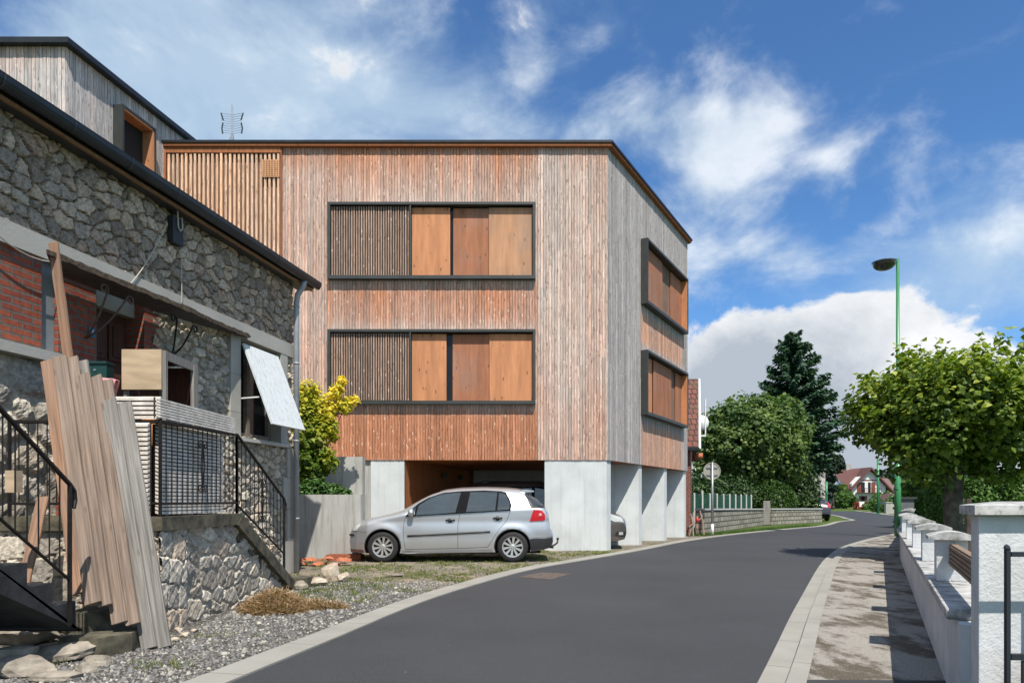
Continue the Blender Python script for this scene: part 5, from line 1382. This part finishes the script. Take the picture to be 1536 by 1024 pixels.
b=B(); b.tube([(E0.x+ov-.05,E0.y+.3,2.75),(E0.x+ov+.2,E0.y+.2,2.78)],.1,10); b.o('vent_pipe',M['terracotta'],ho,True)
# junk at the corner
jk=[('wooden_stick','thin brown stick leaning on the brick house corner',(1034,803,23.2),(1040,768,23.6),'plank'),('wooden_stick','pale crooked stick leaning beside the brown one',(1040,803,23.2),(1036,770,23.5),'plankg'),('wooden_stick','reddish stick leaning nearest the road sign',(1056,802,23.3),(1050,766,23.7),'planko'),('wooden_stick','slanting stick crossing the others at the brick house',(1033,790,23.2),(1053,776,23.5),'plank')]
for nm,lb,p0,p1,mt in jk:
    b=B(); a_=Vector(at(*p0)); a_.z=max(a_.z,0); b.tube([a_,a_.lerp(Vector(at(*p1)),.5)+Vector((.03,0,.02)),at(*p1)],.025,6); o=b.o(nm,M[mt]); tag(o,lb,'stick','sticks by the brick house')
b=B(); c_=at(1046,785,23.3); b.lathe([(.0001,-.1),(.04,-.09),(.055,0),(.04,.08),(.0001,.1)],(c_[0],c_[1],.55),'z',12); b.tube([(c_[0],c_[1],0),(c_[0],c_[1],.4)],.015,6); o=b.o('red_lantern',simple('red_plastic',(.5,.04,.03),.5,0,.2,3,0),None,True); tag(o,'red plastic item among the sticks beside the brick house','bucket')

def blockwall(P0,P1,h0,h1,label):
    P0,P1=Vector(P0),Vector(P1); d=(P1-P0).normalized(); n=Vector((-d.y,d.x))
    r=thing('block_wall',label,'wall',((P0.x+P1.x)/2,(P0.y+P1.y)/2,0))
    b=B(); V=[(P0.x,P0.y,-.1),(P1.x,P1.y,-.1),(P1.x,P1.y,h1),(P0.x,P0.y,h0)]; b.ext([V[0],V[3],V[2],V[1]],(n.x*.2,n.y*.2,0)); b.o('wall_body',M['block'],r)
    b=B(); p=P0-n*.04; q=P1-n*.04; b.ext([(p.x,p.y,h0+.002),(p.x,p.y,h0+.06),(q.x,q.y,h1+.06),(q.x,q.y,h1+.002)],(n.x*.28,n.y*.28,0)); b.o('coping',M['cap'],r); return r
w0,w1,w2,w3=G(1052,802.5),G(1145,787.3),G(1157,787),G(1233,783)
w0=(6.75,24.3)
blockwall(w0,w1,.87,.76,'low stained concrete block wall right of the road sign')
blockwall(w2,w3,.76,.72,'low block wall between the wooden gate and the dark parked car')
d=(Vector(w2)-Vector(w1)); b=B(); b.prism([tuple(Vector(w1)+Vector((.03,.06))),tuple(Vector(w2)+Vector((-.03,.06))),tuple(Vector(w2)+Vector((-.03,.14))),tuple(Vector(w1)+Vector((.03,.14)))],.02,1.2)
g_=b.o('wooden_gate',M['plankg']); tag(g_,'small grey wooden gate between the two block walls','gate')
# wire fence
wfn=thing('wire_fence','green wire mesh fence on pale posts standing behind the first block wall','fence',(9.5,29,0))
P0,P1=Vector(w0)+Vector((-.5,.3)),Vector(w1)+Vector((-.5,.3))
for i in range(11):
    p=P0.lerp(P1,i/10); b=B(); b.box(p.x-.035,p.x+.035,p.y-.035,p.y+.035,0,1.5 if i!=2 else 1.6); b.o('fence_post',M['cap'],wfn)
b=B(); nW=150
for i in range(nW): p=P0.lerp(P1,i/(nW-1)); b.box(p.x-.006,p.x+.006,p.y-.006,p.y+.006,.75,1.45)
for k in range(6): z=.8+k*.125; b.tube([(P0.x,P0.y,z),(P1.x,P1.y,z)],.007,4)
b.o('wire_mesh',simple('green_wire',(.02,.09,.06),.5,.2,.1,3,0),wfn)

# trees left
def tree(name,label,cat,base,blobs,n,size,mat,limbs,r0,ttop,lo=.6,shape=6,bark='bark',up=.5,lump=.22,group=None,filt=.55,rlight=None,fold=.25):
    r=thing(name,label,cat,base,group)
    P,N,_=blob_pts(blobs,n,lo,up,lump)
    if filt: P,N=inside_filter(P,N,blobs,filt)
    rr_=np.random.uniform(0,1,len(P))
    if rlight is not None: rr_=np.clip(rlight(P)+np.random.normal(0,.2,len(P)),0,1)
    leaves('crown',P,N,size,mat,r,shape,rr_,fold=fold)
    trunk('trunk',base,ttop,r0,r0*.45,M[bark],r,limbs,.04,int(base[0]*7)%50+1)
    return r
def var(P,f=1.3): return .45+.25*np.sin(P[:,0]*f*2.1+1)*np.sin(P[:,2]*f*2.7)+.15*np.sin(P[:,1]*f*3.3+P[:,2]*5)
# broad garden lime left
bx,by=at(1128,700,38)[0],38
bl=clumpy((bx,by,4.65),(2.75,2.4,2.25),32,.98,3)+clumpy((bx+1.3,by,3.4),(1.4,1.3,1.5),8,.7,4)+clumpy((bx-1.6,by,3.0),(1.2,1.2,1.3),8,.7,5)
tree('garden_tree','broad rounded green tree behind the block wall left of the dark conifer','tree',(bx,by,0),bl,26000,.20,M['lime2'],[((bx,by,1.5),(bx-1.5,by,3.6),.14),((bx,by,1.6),(bx+1.4,by,3.6),.14),((bx,by,1.9),(bx,by+.8,4.8),.12),((bx-.6,by-.3,0),(bx-1.1,by-.3,2.8),.08)],.2,(bx,by,3.6),rlight=lambda P:var(P,.9),filt=.5)
# conifer
bx,by=at(1190,700,43)[0],43
r=thing('conifer','tall dark blue green conifer rising behind the rounded garden tree','tree',(bx,by,0))
P=[];N=[];rr=random.Random(12); wfs=[]
z=3.0
br=B()
while z<11.6:
    tt=(z-1)/10.8; rad=4.3*(1-tt)**.68*min(1,.62+(z-3)*.16)+.12; nb=int(10+12*(1-tt))
    for k in range(nb):
        a=rr.uniform(0,6.28); L=rad*rr.uniform(.62,1.12); z0=z+rr.uniform(-.25,.25)
        droop=-.12-.1*(1-tt)+(.5*tt); tipz=z0+L*droop*.6+L*.12
        m=int(26+46*L)
        for i in range(m):
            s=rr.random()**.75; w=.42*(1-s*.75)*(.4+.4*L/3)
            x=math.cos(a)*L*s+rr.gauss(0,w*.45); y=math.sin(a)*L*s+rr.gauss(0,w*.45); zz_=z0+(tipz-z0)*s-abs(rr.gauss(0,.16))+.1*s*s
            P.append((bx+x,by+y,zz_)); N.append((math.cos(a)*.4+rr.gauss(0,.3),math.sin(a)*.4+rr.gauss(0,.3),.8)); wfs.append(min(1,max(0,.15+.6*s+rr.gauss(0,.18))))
    z+=.42
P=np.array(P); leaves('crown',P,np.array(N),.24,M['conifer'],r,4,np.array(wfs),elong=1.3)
trunk('trunk',(bx,by,0),(bx,by,11.4),.26,.04,M['bark'],r,(),.02,3)
# round bush
bx,by=at(1150,735,36.6)[0],36.6
bl=[(bx,by,1.15,1.45,1.3,1.15),(bx-.5,by,1.0,1.1,1,1.0)]
P,N,_=blob_pts(bl,9000,.8,.3,.07); r=thing('round_bush','dense clipped round green bush behind the wooden gate','bush',(bx,by,0)); P=P[P[:,2]>0]; N=np.random.normal(size=P.shape)+np.array([0,0,.8])
leaves('foliage',P,N,.13,M['bush'],r,4); trunk('stem',(bx,by,0),(bx,by,.9),.08,.04,M['bark'],r)
# dark undergrowth behind fence
bx,by=at(1085,740,34)[0],34
bl=[(bx+i*1.05-2.2,by+i*.9-1.2,1.2,1.0,.9,1.25) for i in range(5)]
P,N,_=blob_pts(bl,9000,.6,.3,.2); P,N=P[P[:,2]>0],N[P[:,2]>0]
r=thing('shrub_row','row of dark leafy shrubs behind the green wire fence','shrub',(bx,by,0)); leaves('foliage',P,N,.17,M['ivy'],r,4)
trunk('stem',(bx,by,0),(bx,by,1.2),.07,.03,M['bark'],r,[((bx-1,by,0),(bx-1.2,by,1.8),.05),((bx+1.3,by,0),(bx+1.4,by,1.8),.05)])
# slim trunk with leaves right of bush (x 1185)
bx,by=at(1184,740,37.6)[0],37.6
bl=clumpy((bx,by,3.2),(.9,.9,1.3),9,.5,9)
tree('young_tree','slim young tree with yellow green leaves right of the round bush','tree',(bx,by,0),bl,3600,.16,M['lime2'],[((bx,by,1.6),(bx-.6,by,3.0),.05),((bx,by,1.8),(bx+.6,by,3.2),.05)],.09,(bx,by,3.2),filt=None)
# ivy climbing shrub
bx,by=at(1200,740,41)[0],40.6
bl=[(bx-.1,by,1.2,1.1,.8,1.7),(bx-.2,by,2.9,.8,.6,1.2),(bx-.6,by,2.5,.8,.7,1.6),(fx0(1212,39.2),39.2,.7,.6,.35,.85),(fx0(1224,38.9),38.9,.6,.30,.3,.65)]
P,N,_=blob_pts(bl,8500,.6,.3,.25); k=P[:,2]>0; P,N=P[k],N[k]
r=thing('ivy_shrub','tall ivy covered shrub at the foot of the conifer left of the stained white wall','shrub',(bx,by,0)); leaves('foliage',P,N,.17,M['ivy'],r,4); trunk('stem',(bx,by,0),(bx,by,2.5),.1,.05,M['bark'],r)
# white stained building
bx=at(1238,740,52)[0]
r=thing('white_building','narrow pale blotchy walled building partly hidden by the conifer','building',(bx-2,54,0))
b=B(); b.box(bx-5,bx,52,58,0,4.9); b.o('wall',M['blotch'],r)
b=B(); b.ext([(bx-5.3,51.7,4.9),(bx+.2,51.7,4.9),(bx-2.5,51.7,6.6)],(0,6.6,0)); b.o('roof',M['tile'],r)
b=B(); b.box(bx-3.5,bx-2.6,51.96,51.998,2.6,3.8); w=b.o('window',M['glass'],r); b=B(); b.box(bx-3.6,bx-3.51,51.93,51.998,2.5,3.9); b.box(bx-2.59,bx-2.5,51.93,51.998,2.5,3.9); b.o('frame',M['white'],w)
P=np.stack([np.random.uniform(bx-1.6,bx-.35,2200)-np.random.uniform(0,.8,2200),np.random.uniform(51.75,51.97,2200),np.random.uniform(0,4.8,2200)],1); k=(np.sin(P[:,0]*5+P[:,2]*3)+np.sin(P[:,2]*4.1-P[:,0]*2)>.1); P=P[k]
leaves('ivy',P,np.random.normal(size=P.shape)*.4+np.array([0,-1,.3]),.2,M['ivy'],r,4)
# ================================================================== FAR
def fx(u,Y): return (u-CX)/F*Y
Y=130; b0=.35
def fz(v,Y): return H-(v-HZ)/F*Y
hs=thing('white_house','white house with brown gable roof and red brown shutters at the end of the road','house',(fx(1303,Y),Y,0))
xl_,xr_,xa=fx(1277,Y),fx(1338,Y),fx(1303.5,Y); ze=fz(735,Y); za=fz(700.5,Y)+.0
b=B(); b.ext([(xl_,Y,0),(xr_-1.2,Y,0),(xr_-1.2,Y,ze+1.0),(xa,Y,za-.5),(xl_+.1,Y,ze+1.3)],(0,10,0)); b.box(fx(1256,Y),xl_,Y+2,Y+9,0,ze-.3); b.o('wall',M['white'],hs)
b=B()
for (xe,zr) in ((xr_+.3,ze-.6),(xl_-.4,ze+.2)):
    b.ext([(xe,Y-.9,zr),(xa,Y-.9,za),(xa,Y-.9,za-.35),(xe,Y-.9,zr-.35)],(0,11.5,0))
b.add([(xa,Y+3,za-.05),(fx(1270,Y),Y+6,za-.3),(fx(1262,Y),Y+.5,fz(722,Y)),(xl_,Y+.5,ze+.2)],[(0,1,2,3)]); b.o('roof',simple('brown_tiles',(.12,.05,.042),.8,0,.15,3,0),hs)
b=B(); b.box(fx(1285,Y),fx(1293,Y)*1,Y+4,Y+5,za-1.2,za+.8); b.o('chimney',M['beam'],hs)
b=B(); zA,zB=fz(738,Y),fz(723,Y)
for (u0,u1) in ((1291.5,1297),(1302,1306)):
    b=B(); b.box(fx(u0,Y),fx(u1,Y),Y-.05,Y-.01,zA,zB); w=b.o('window',M['glass'],hs)
    b=B()
    s0,s1=((1285.5,1291.2) if u0<1300 else (1307,1312.5)); b.box(fx(s0,Y),fx(s1,Y),Y-.09,Y-.02,zA,zB); b.o('shutter',M['redwood'],w)
b=B(); b.box(fx(1283,Y),fx(1318,Y),Y-1.0,Y-.02,zA-.15,zA-.05)
for i in range(14): x=fx(1283,Y)+(fx(1318,Y)-fx(1283,Y))*i/13; b.box(x-.025,x+.025,Y-.98,Y-.92,zA-.05,zA+.75)
b.box(fx(1283,Y),fx(1318,Y),Y-1.0,Y-.9,zA+.75,zA+.81); b.o('balcony',M['olddoor'],hs)
b=B(); b.box(fx(1292,Y),fx(1297,Y),Y-.05,Y-.01,fz(751,Y),fz(743.5,Y)); w=b.o('window',M['glass'],hs)
b=B(); b.box(fx(1288.5,Y),fx(1291.7,Y),Y-.08,Y-.02,fz(751,Y),fz(743.5,Y)); b.box(fx(1297.3,Y),fx(1300.5,Y),Y-.08,Y-.02,fz(751,Y),fz(743.5,Y)); b.o('shutter',M['redwood'],w)
b=B(); b.box(fx(1288,Y),fx(1316,Y),Y-.06,Y-.01,fz(720.5,Y),fz(719,Y)); b.o('gable_trim',M['redwood'],hs)
def farhouse(u0,u1,vr,ve,Y,label,vb=760):
    r=thing('far_house',label,'house',(fx((u0+u1)/2,Y),Y,0)); b=B(); b.box(fx(u0,Y)+.4,fx(u1,Y)-.4,Y,Y+8,0,fz(ve,Y)); b.o('wall',M['white'],r)
    b=B(); x0,x1=fx(u0,Y),fx(u1,Y); b.add([(x0,Y-.5,fz(ve,Y)-.2),(x1,Y-.5,fz(ve,Y)-.2),(x1-.8,Y+4,fz(vr,Y)),(x0+.8,Y+4,fz(vr,Y)),(x0,Y+8.5,fz(ve,Y)-.2),(x1,Y+8.5,fz(ve,Y)-.2)],[(0,1,2,3),(3,2,5,4),(0,3,4),(1,5,2)]); b.o('roof',simple('faded_tiles',(.16,.09,.08),.8,0,.15,3,0),r)
    b=B(); m=(x0+x1)/2; b.box(m-.5,m+.5,Y-.05,Y-.01,1.2,2.6); b.o('window',M['glass'],r)
farhouse(1318,1350,716,738,165,'brown roofed house peeking out right of the white gabled house')
farhouse(1350,1372,738,748,85,'low roofed house between the big lamp post and the lime trunk')
farhouse(1373,1400,729,745,120,'pale house with brown roof seen under the lime tree crown')
def fartree(u,v,Y,rx,rz,mat,label,n=2500,size=.5,name='tree',zb=None,cat='tree',lump=.2,group=None):
    x=fx(u,Y); z=fz(v,Y); r=thing(name,label,cat,(x,Y,0),group)
    P,N,_=blob_pts(clumpy((x,Y,z),(rx,rx,rz),10,min(rx,rz)*.5,int(u)),n,.4,.4,lump); k=P[:,2]>.0; P,N=P[k],N[k]
    leaves('crown',P,N,size,M[mat],r,4,np.clip(.3+.4*np.sin(P[:,0]*3)+.0*P[:,0]+np.random.normal(0,.25,len(P)),0,1)); trunk('trunk',(x,Y,0),(x,Y,z),.2 if rx>1.5 else .08,.05,M['bark'],r)
fartree(1243,716,75,.75,2.8,'pine','dark pine just right of the blotchy white building',4200,.42,'pine_tree',lump=.5)
fartree(1249,697,95,1.7,1.2,'pine','upper dark pine crown reaching over the side street',1800,.45,'pine_tree',lump=.5)
fartree(1216,735,90,2.6,4.0,'pine','dark rounded trees at the far end of the side street',2600,.5)
fartree(1259,744,105,1.3,2.0,'lime2','light green small tree standing left of the white house',2300,.42)
fartree(1270,750,100,1.2,1.1,'hedge','dark green shrub in front of the left corner of the white house',2300,.4)
fartree(1327,750,95,1.3,1.1,'hedge','dark shrub in front of the right side of the white house',2200,.4,'shrub',cat='shrub')
fartree(1294,759,92,1.6,.55,'flower','red flowering bushes in front of the white house',2200,.25,'flower_bush',cat='bush')
fartree(1330,757,70,2.0,1.0,'hedge','low green hedge bush right of the slim green lamp post',1800,.25,'bush',cat='bush')
fartree(1308,761,90,1.4,.45,'hedge','low yellow green bush right of the red flowers',1000,.25,'bush',cat='bush')
# low wall far (1330,765)
b=B(); b.box(fx(1329,62),fx(1346,62),62,62.3,0,1.0); b.box(fx(1329,62)-.05,fx(1346,62)+.05,61.95,62.35,1.001,1.08); o=b.o('low_wall',M['beam']); tag(o,'short grey wall end behind the road bend left of the lamp post','wall')
# distant wooded ridge
P=[];rr=random.Random(3)
n=16000; X=np.random.uniform(-160,330,n); Yv=np.random.uniform(230,300,n); top_=9+3*np.sin(X*.05)+2*np.sin(X*.17+1); Z=top_*np.random.uniform(0,1,n)**.6
o=leaves('far_wood',np.stack([X,Yv,Z],1),np.random.normal(size=(n,3))+np.array([0,-.5,.8]),4.0,M['pine'],None,4); tag(o,'distant dark wood closing the view beyond the houses','wood',kind='stuff')

# ================================================================== RIGHT TREES
bx,by=at(1431,750,13.4)[0],13.4
cz=2.95
bl=clumpy((bx+.1,by,cz),(1.75,1.75,1.1),28,.6,31,.85)+clumpy((bx-.7,by,2.75),(.75,.9,.6),6,.45,32,.8)+clumpy((bx+.9,by-.2,2.75),(.8,1.0,.6),7,.45,33,.8)
# shoots
sh_=[];rr=random.Random(44)
for i in range(85):
    a=rr.uniform(0,6.28); e=rr.uniform(-.15,1.2); ca=math.cos(e)
    d_=Vector((math.cos(a)*ca,math.sin(a)*ca,math.sin(e))); c0_=Vector((bx+.1+d_.x*1.85,by+d_.y*1.8,cz+d_.z*1.15)); L=rr.uniform(.2,.45)
    for k in range(13): 
        q=c0_+(d_*.7+Vector((0,0,.35)))*L*(k/12); sh_.append((q.x+rr.gauss(0,.05),q.y+rr.gauss(0,.05),q.z+rr.gauss(0,.05)))
P,N,_=blob_pts(bl,30000,.5,1.1,.24); P,N=inside_filter(P,N,bl,.5)
P=np.vstack([P,np.array(sh_)]); N=np.vstack([N,np.random.normal(size=(len(sh_),3))*.6+np.array([0,0,.9])])
r=thing('lime_tree','pollarded lime tree with a broad yellow green crown behind the white garden wall','tree',(bx,by,0))
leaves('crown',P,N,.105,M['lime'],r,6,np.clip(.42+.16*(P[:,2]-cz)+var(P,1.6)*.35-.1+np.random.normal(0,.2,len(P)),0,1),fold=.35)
trunk('trunk',(bx,by,0),(bx-.02,by,2.0),.175,.15,M['barkl'],r,[((bx,by,1.6),(bx-1.2,by,2.5),.12),((bx,by,1.7),(bx+1.2,by+.2,2.6),.12),((bx,by,1.8),(bx+.1,by-.9,2.9),.11),((bx,by,1.8),(bx-.2,by+.9,2.9),.11),((bx,by,1.9),(bx+.4,by,3.4),.1),((bx,by,1.9),(bx-.6,by-.3,3.3),.09)],.02,5)
def hedge(u0,u1,v,Y,th,label,n=9000,size=.09,mat='hedge'):
    x0,x1=fx(u0,Y),fx(u1,Y); zt=fz(v,Y); r=thing('hedge',label,'hedge',((x0+x1)/2,Y,0))
    m=n; f=np.random.uniform(0,1,m); X=np.random.uniform(x0,x1,m); Z=np.random.uniform(0,zt,m); Yy=Y+np.random.uniform(0,th*.25,m)
    k=f>.65; Z[k]=zt-np.random.uniform(0,.1,k.sum()); Yy[k]=Y+np.random.uniform(0,th,k.sum())
    k2=f<.15; X[k2]=x0+np.random.uniform(0,.1,k2.sum()); Yy[k2]=Y+np.random.uniform(0,th,k2.sum())
    bump=.12*np.sin(X*3)+.08*np.sin(X*7.3+1); Z=Z*(1+bump*.3); Yy+=.12*np.sin(X*5)*np.sin(Z*4)
    P=np.stack([X,Yy,Z],1); leaves('foliage',P,np.random.normal(size=P.shape)*.8+np.array([0,-.6,.6]),size,M[mat],r,4)
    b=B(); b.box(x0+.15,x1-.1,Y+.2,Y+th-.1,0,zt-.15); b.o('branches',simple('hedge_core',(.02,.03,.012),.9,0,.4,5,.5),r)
hedge(1391,1432,722,28,2.5,'clipped green hedge left of the lime trunk',12000,.12)
hedge(1440,1700,716,24,2.0,'long dark hedge behind the lime tree at the right edge',26000,.14,'hedge')
b=B(); c_=at(1452,800,11.0); b.tube([(c_[0],11,0),(c_[0],11,1.25)],.05,8); o=b.o('garden_post',M['bark']); tag(o,'thin dark post on the lawn right of the lime trunk','post')
# maple in planter + juniper
bx,by=-4.35,15.1
def mp(u,v,r,Y=15.0): p=at(u,v,Y); return (p[0],p[1],p[2],r,r*.8,r)
bl=[mp(462,590,.28),mp(485,612,.30),mp(455,625,.36),mp(505,588,.17),mp(512,572,.11),mp(517,608,.17),mp(532,600,.10),mp(470,655,.36),mp(490,640,.26),mp(455,690,.42),mp(487,690,.30),mp(500,655,.12),mp(440,650,.5),mp(430,610,.4),mp(465,715,.3)]
P,N,_=blob_pts(bl,7600,.4,.8,.3)
r=thing('maple_tree','small yellow and green maple growing in the planter beside the downspout','tree',(bx,by,1.24))
zt=P[:,2]; leaves('crown',P,N,.085,M['maple'],r,6,np.clip((zt-2.1)/1.25*.62+.12*np.sin(P[:,0]*9)+.35*(P[:,0]+4.3)+np.random.normal(0,.16,len(P)),0,1))
trunk('trunk',(bx,by,1.2),(-4.3,15,3.0),.05,.02,M['bark'],r,[((-4.34,15.05,1.8),(-3.7,15,3.2),.025),((-4.33,15.05,2.0),(-4.7,15,3.2),.025),((-4.3,15,2.3),(-3.6,15,3.4),.02)])
def jp(u,v,r,Y=14.6): p=at(u,v,Y); return (p[0],p[1],p[2],r*1.2,r,r)
bl=[jp(455,740,.2),jp(478,735,.2),jp(500,738,.17),jp(518,742,.13),jp(468,728,.14),jp(440,738,.22),jp(486,745,.2,15)]
P,N,_=blob_pts(bl,5500,.3,.9,.3); r=thing('juniper_bush','low spreading green juniper along the top of the planter','bush',(-4,14.6,1.24))
leaves('foliage',P,N,.07,M['juniper'],r,4,elong=1.4); trunk('stem',(-4,14.7,1.2),(-3.9,14.7,1.45),.03,.02,M['bark'],r)

# ================================================================== WORLD
S=(.28,-1,1.65)          # toward the sun
el=math.atan2(S[2],math.hypot(S[0],S[1])); az=math.atan2(S[0],S[1])
sun=bpy.data.lights.new('sun','SUN'); sun.energy=SUNE if 'SUNE' in globals() else 4.6; sun.angle=math.radians(.55); sun.color=(1,.95,.87)
so=bpy.data.objects.new('sun',sun); C.objects.link(so); so.rotation_euler=Vector(S).to_track_quat('Z','Y').to_euler(); so.location=(5,-10,30)
W=bpy.data.worlds.new('World'); bpy.context.scene.world=W; W.use_nodes=True; nt=W.node_tree; nt.nodes.clear()
class WN(NT):
    def __init__(s): s.t=nt
w=WN()
out=w.n('ShaderNodeOutputWorld'); bg=w.n('ShaderNodeBackground'); bg.inputs['Strength'].default_value=.118
sky=w.n('ShaderNodeTexSky'); sky.sky_type='NISHITA'; sky.sun_disc=False; sky.sun_elevation=el; sky.sun_rotation=az; sky.air_density=1.0; sky.dust_density=.3; sky.ozone_density=2.5; sky.altitude=600
tc=w.n('ShaderNodeTexCoord'); D=tc.outputs['Generated']
def pdir(u,v): return Vector(((u-CX)/F,1,-(v-HZ)/F)).normalized()
def blobs(lst):
    acc=None
    for (u,v,ru,rv,wt) in lst:
        d=pdir(u,v); sb=w.n('ShaderNodeVectorMath',operation='SUBTRACT'); w.l(D,sb.inputs[0]); sb.inputs[1].default_value=d
        ml=w.n('ShaderNodeVectorMath',operation='MULTIPLY'); w.l(sb.outputs[0],ml.inputs[0]); ml.inputs[1].default_value=(F/ru,F/ru*.7,F/rv)
        ln=w.n('ShaderNodeVectorMath',operation='LENGTH'); w.l(ml.outputs[0],ln.inputs[0])
        sq=w.math('MULTIPLY',ln.outputs['Value'],ln.outputs['Value']); g_=w.math('MULTIPLY',w.math('POWER',2.71828,w.math('MULTIPLY',sq,-1.0)),wt)
        acc=g_ if acc is None else w.math('ADD',acc,g_)
    return acc
def wmap(sc,loc=(0,0,0)):
    m=w.n('ShaderNodeMapping'); m.inputs['Scale'].default_value=sc; m.inputs['Location'].default_value=loc; w.l(D,m.inputs[0]); return m.outputs[0]
n1=w.noise(wmap((1,1,1.5),(3.1,0,0)),5.5,9,.58,.3)
n2=w.noise(wmap((1,1,2.2),(7,2,1)),2.6,8,.6,.8)
n3=w.noise(wmap((1,1,1.3),(1,5,2)),14,6,.55,.2)
# fluffy clouds
sf=blobs([(930,165,70,40,.36),(1010,180,70,45,.34),(1100,190,75,40,.36),(1150,190,50,30,.2),(1070,260,90,55,.34),(1130,290,60,40,.2),(790,118,42,24,.34),(790,195,90,30,.25),(1140,385,70,32,.34),(1210,385,60,40,.32),(1255,238,36,26,.36),(1060,400,70,60,.34),(1330,345,28,18,.3),(1010,330,70,60,.28),(860,200,70,20,.2),(1520,340,40,25,.2)])
s3=w.math('ADD',w.math('ADD',w.math('MULTIPLY',w.math('SUBTRACT',n1,.5),2.1),sf),w.math('MULTIPLY',w.math('SUBTRACT',n3,.5),.7))
fl=blobs([(1325,500,62,40,.75),(1400,540,70,38,.6),(1460,575,80,35,.6),(1250,525,80,50,.7),(1150,530,110,60,.7),(1070,520,80,60,.6),(1300,610,220,70,1.0),(1520,610,90,45,.6),(1120,640,170,80,.9),(1450,670,130,60,.8),(1300,700,250,50,.8)])
def sstep(x,a,b_):
    q=w.n('ShaderNodeMapRange'); q.interpolation_type='SMOOTHSTEP'; q.inputs['From Min'].default_value=a; q.inputs['From Max'].default_value=b_; w.l(x,q.inputs['Value']); return q.outputs['Result']
m3=w.math('MULTIPLY',sstep(s3,.02,.85),.85)
s1=w.math('ADD',w.math('ADD',w.math('MULTIPLY',w.math('SUBTRACT',n1,.5),2.0),w.math('MULTIPLY',fl,.80)),w.math('MULTIPLY',w.math('SUBTRACT',n3,.5),1.0))
m1=sstep(s1,.30,.52)
# veils
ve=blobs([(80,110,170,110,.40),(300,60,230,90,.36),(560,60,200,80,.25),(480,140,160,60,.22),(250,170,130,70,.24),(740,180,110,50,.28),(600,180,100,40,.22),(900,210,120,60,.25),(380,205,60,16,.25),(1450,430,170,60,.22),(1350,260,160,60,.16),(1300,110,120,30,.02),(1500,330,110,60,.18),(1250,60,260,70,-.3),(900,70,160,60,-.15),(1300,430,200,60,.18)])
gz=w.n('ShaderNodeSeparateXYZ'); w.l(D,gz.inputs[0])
behind=sstep(w.math('MULTIPLY',gz.outputs[1],-1.0),-.35,.25)  # extra veil behind the camera, unseen, added as soft neutral fill light
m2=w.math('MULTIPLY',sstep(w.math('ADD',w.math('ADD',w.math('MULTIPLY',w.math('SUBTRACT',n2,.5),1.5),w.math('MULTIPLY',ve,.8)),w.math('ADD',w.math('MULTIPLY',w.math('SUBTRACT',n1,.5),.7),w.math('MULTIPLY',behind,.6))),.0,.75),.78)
gr=blobs([(1110,560,110,75,1.0),(1060,640,160,80,.9),(1250,660,130,60,.9),(1400,690,170,40,.8),(1280,720,200,40,.9),(1180,600,80,60,.6),(1040,230,60,30,.3),(1450,600,90,40,.35),(1060,290,60,30,.25)])
n4=w.noise(wmap((1,1,1.2),(4,1,6)),9,7,.6,.4)
gm=w.math('MULTIPLY',w.math('ADD',w.math('MULTIPLY',gr,.85),w.math('ADD',w.math('MULTIPLY',w.math('SUBTRACT',n1,.5),1.6),w.math('MULTIPLY',w.math('SUBTRACT',n4,.5),1.8))),.95,True)
skc=w.mix(1.0,sky.outputs[0],(.55,.83,1.06),'MULTIPLY')
cw=w.mix(w.math('MULTIPLY',n3,.5),(6.5,6.55,6.65),(5.3,5.5,5.8)); cg=(3.1,3.5,4.0)
ccol=w.mix(gm,cw,cg)
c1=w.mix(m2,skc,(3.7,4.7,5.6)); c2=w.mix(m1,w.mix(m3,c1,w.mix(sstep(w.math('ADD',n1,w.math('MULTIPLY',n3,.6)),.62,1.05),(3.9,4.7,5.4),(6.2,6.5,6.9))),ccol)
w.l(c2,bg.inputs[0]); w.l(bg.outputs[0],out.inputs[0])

# ================================================================== CAMERA
cam=bpy.data.cameras.new('camera'); cam.sensor_width=36; cam.sensor_fit='HORIZONTAL'; cam.lens=24; cam.shift_y=(HZ-512)/1536; cam.clip_end=3000; cam.clip_start=.05
co=bpy.data.objects.new('camera',cam); C.objects.link(co); co.location=(0,0,H); co.rotation_euler=(math.pi/2,0,0)
sc=bpy.context.scene; sc.camera=co; sc.render.resolution_x=1024; sc.render.resolution_y=682
sc.view_settings.view_transform='Standard'; sc.view_settings.look='None'; sc.view_settings.exposure=0.4; sc.view_settings.gamma=1
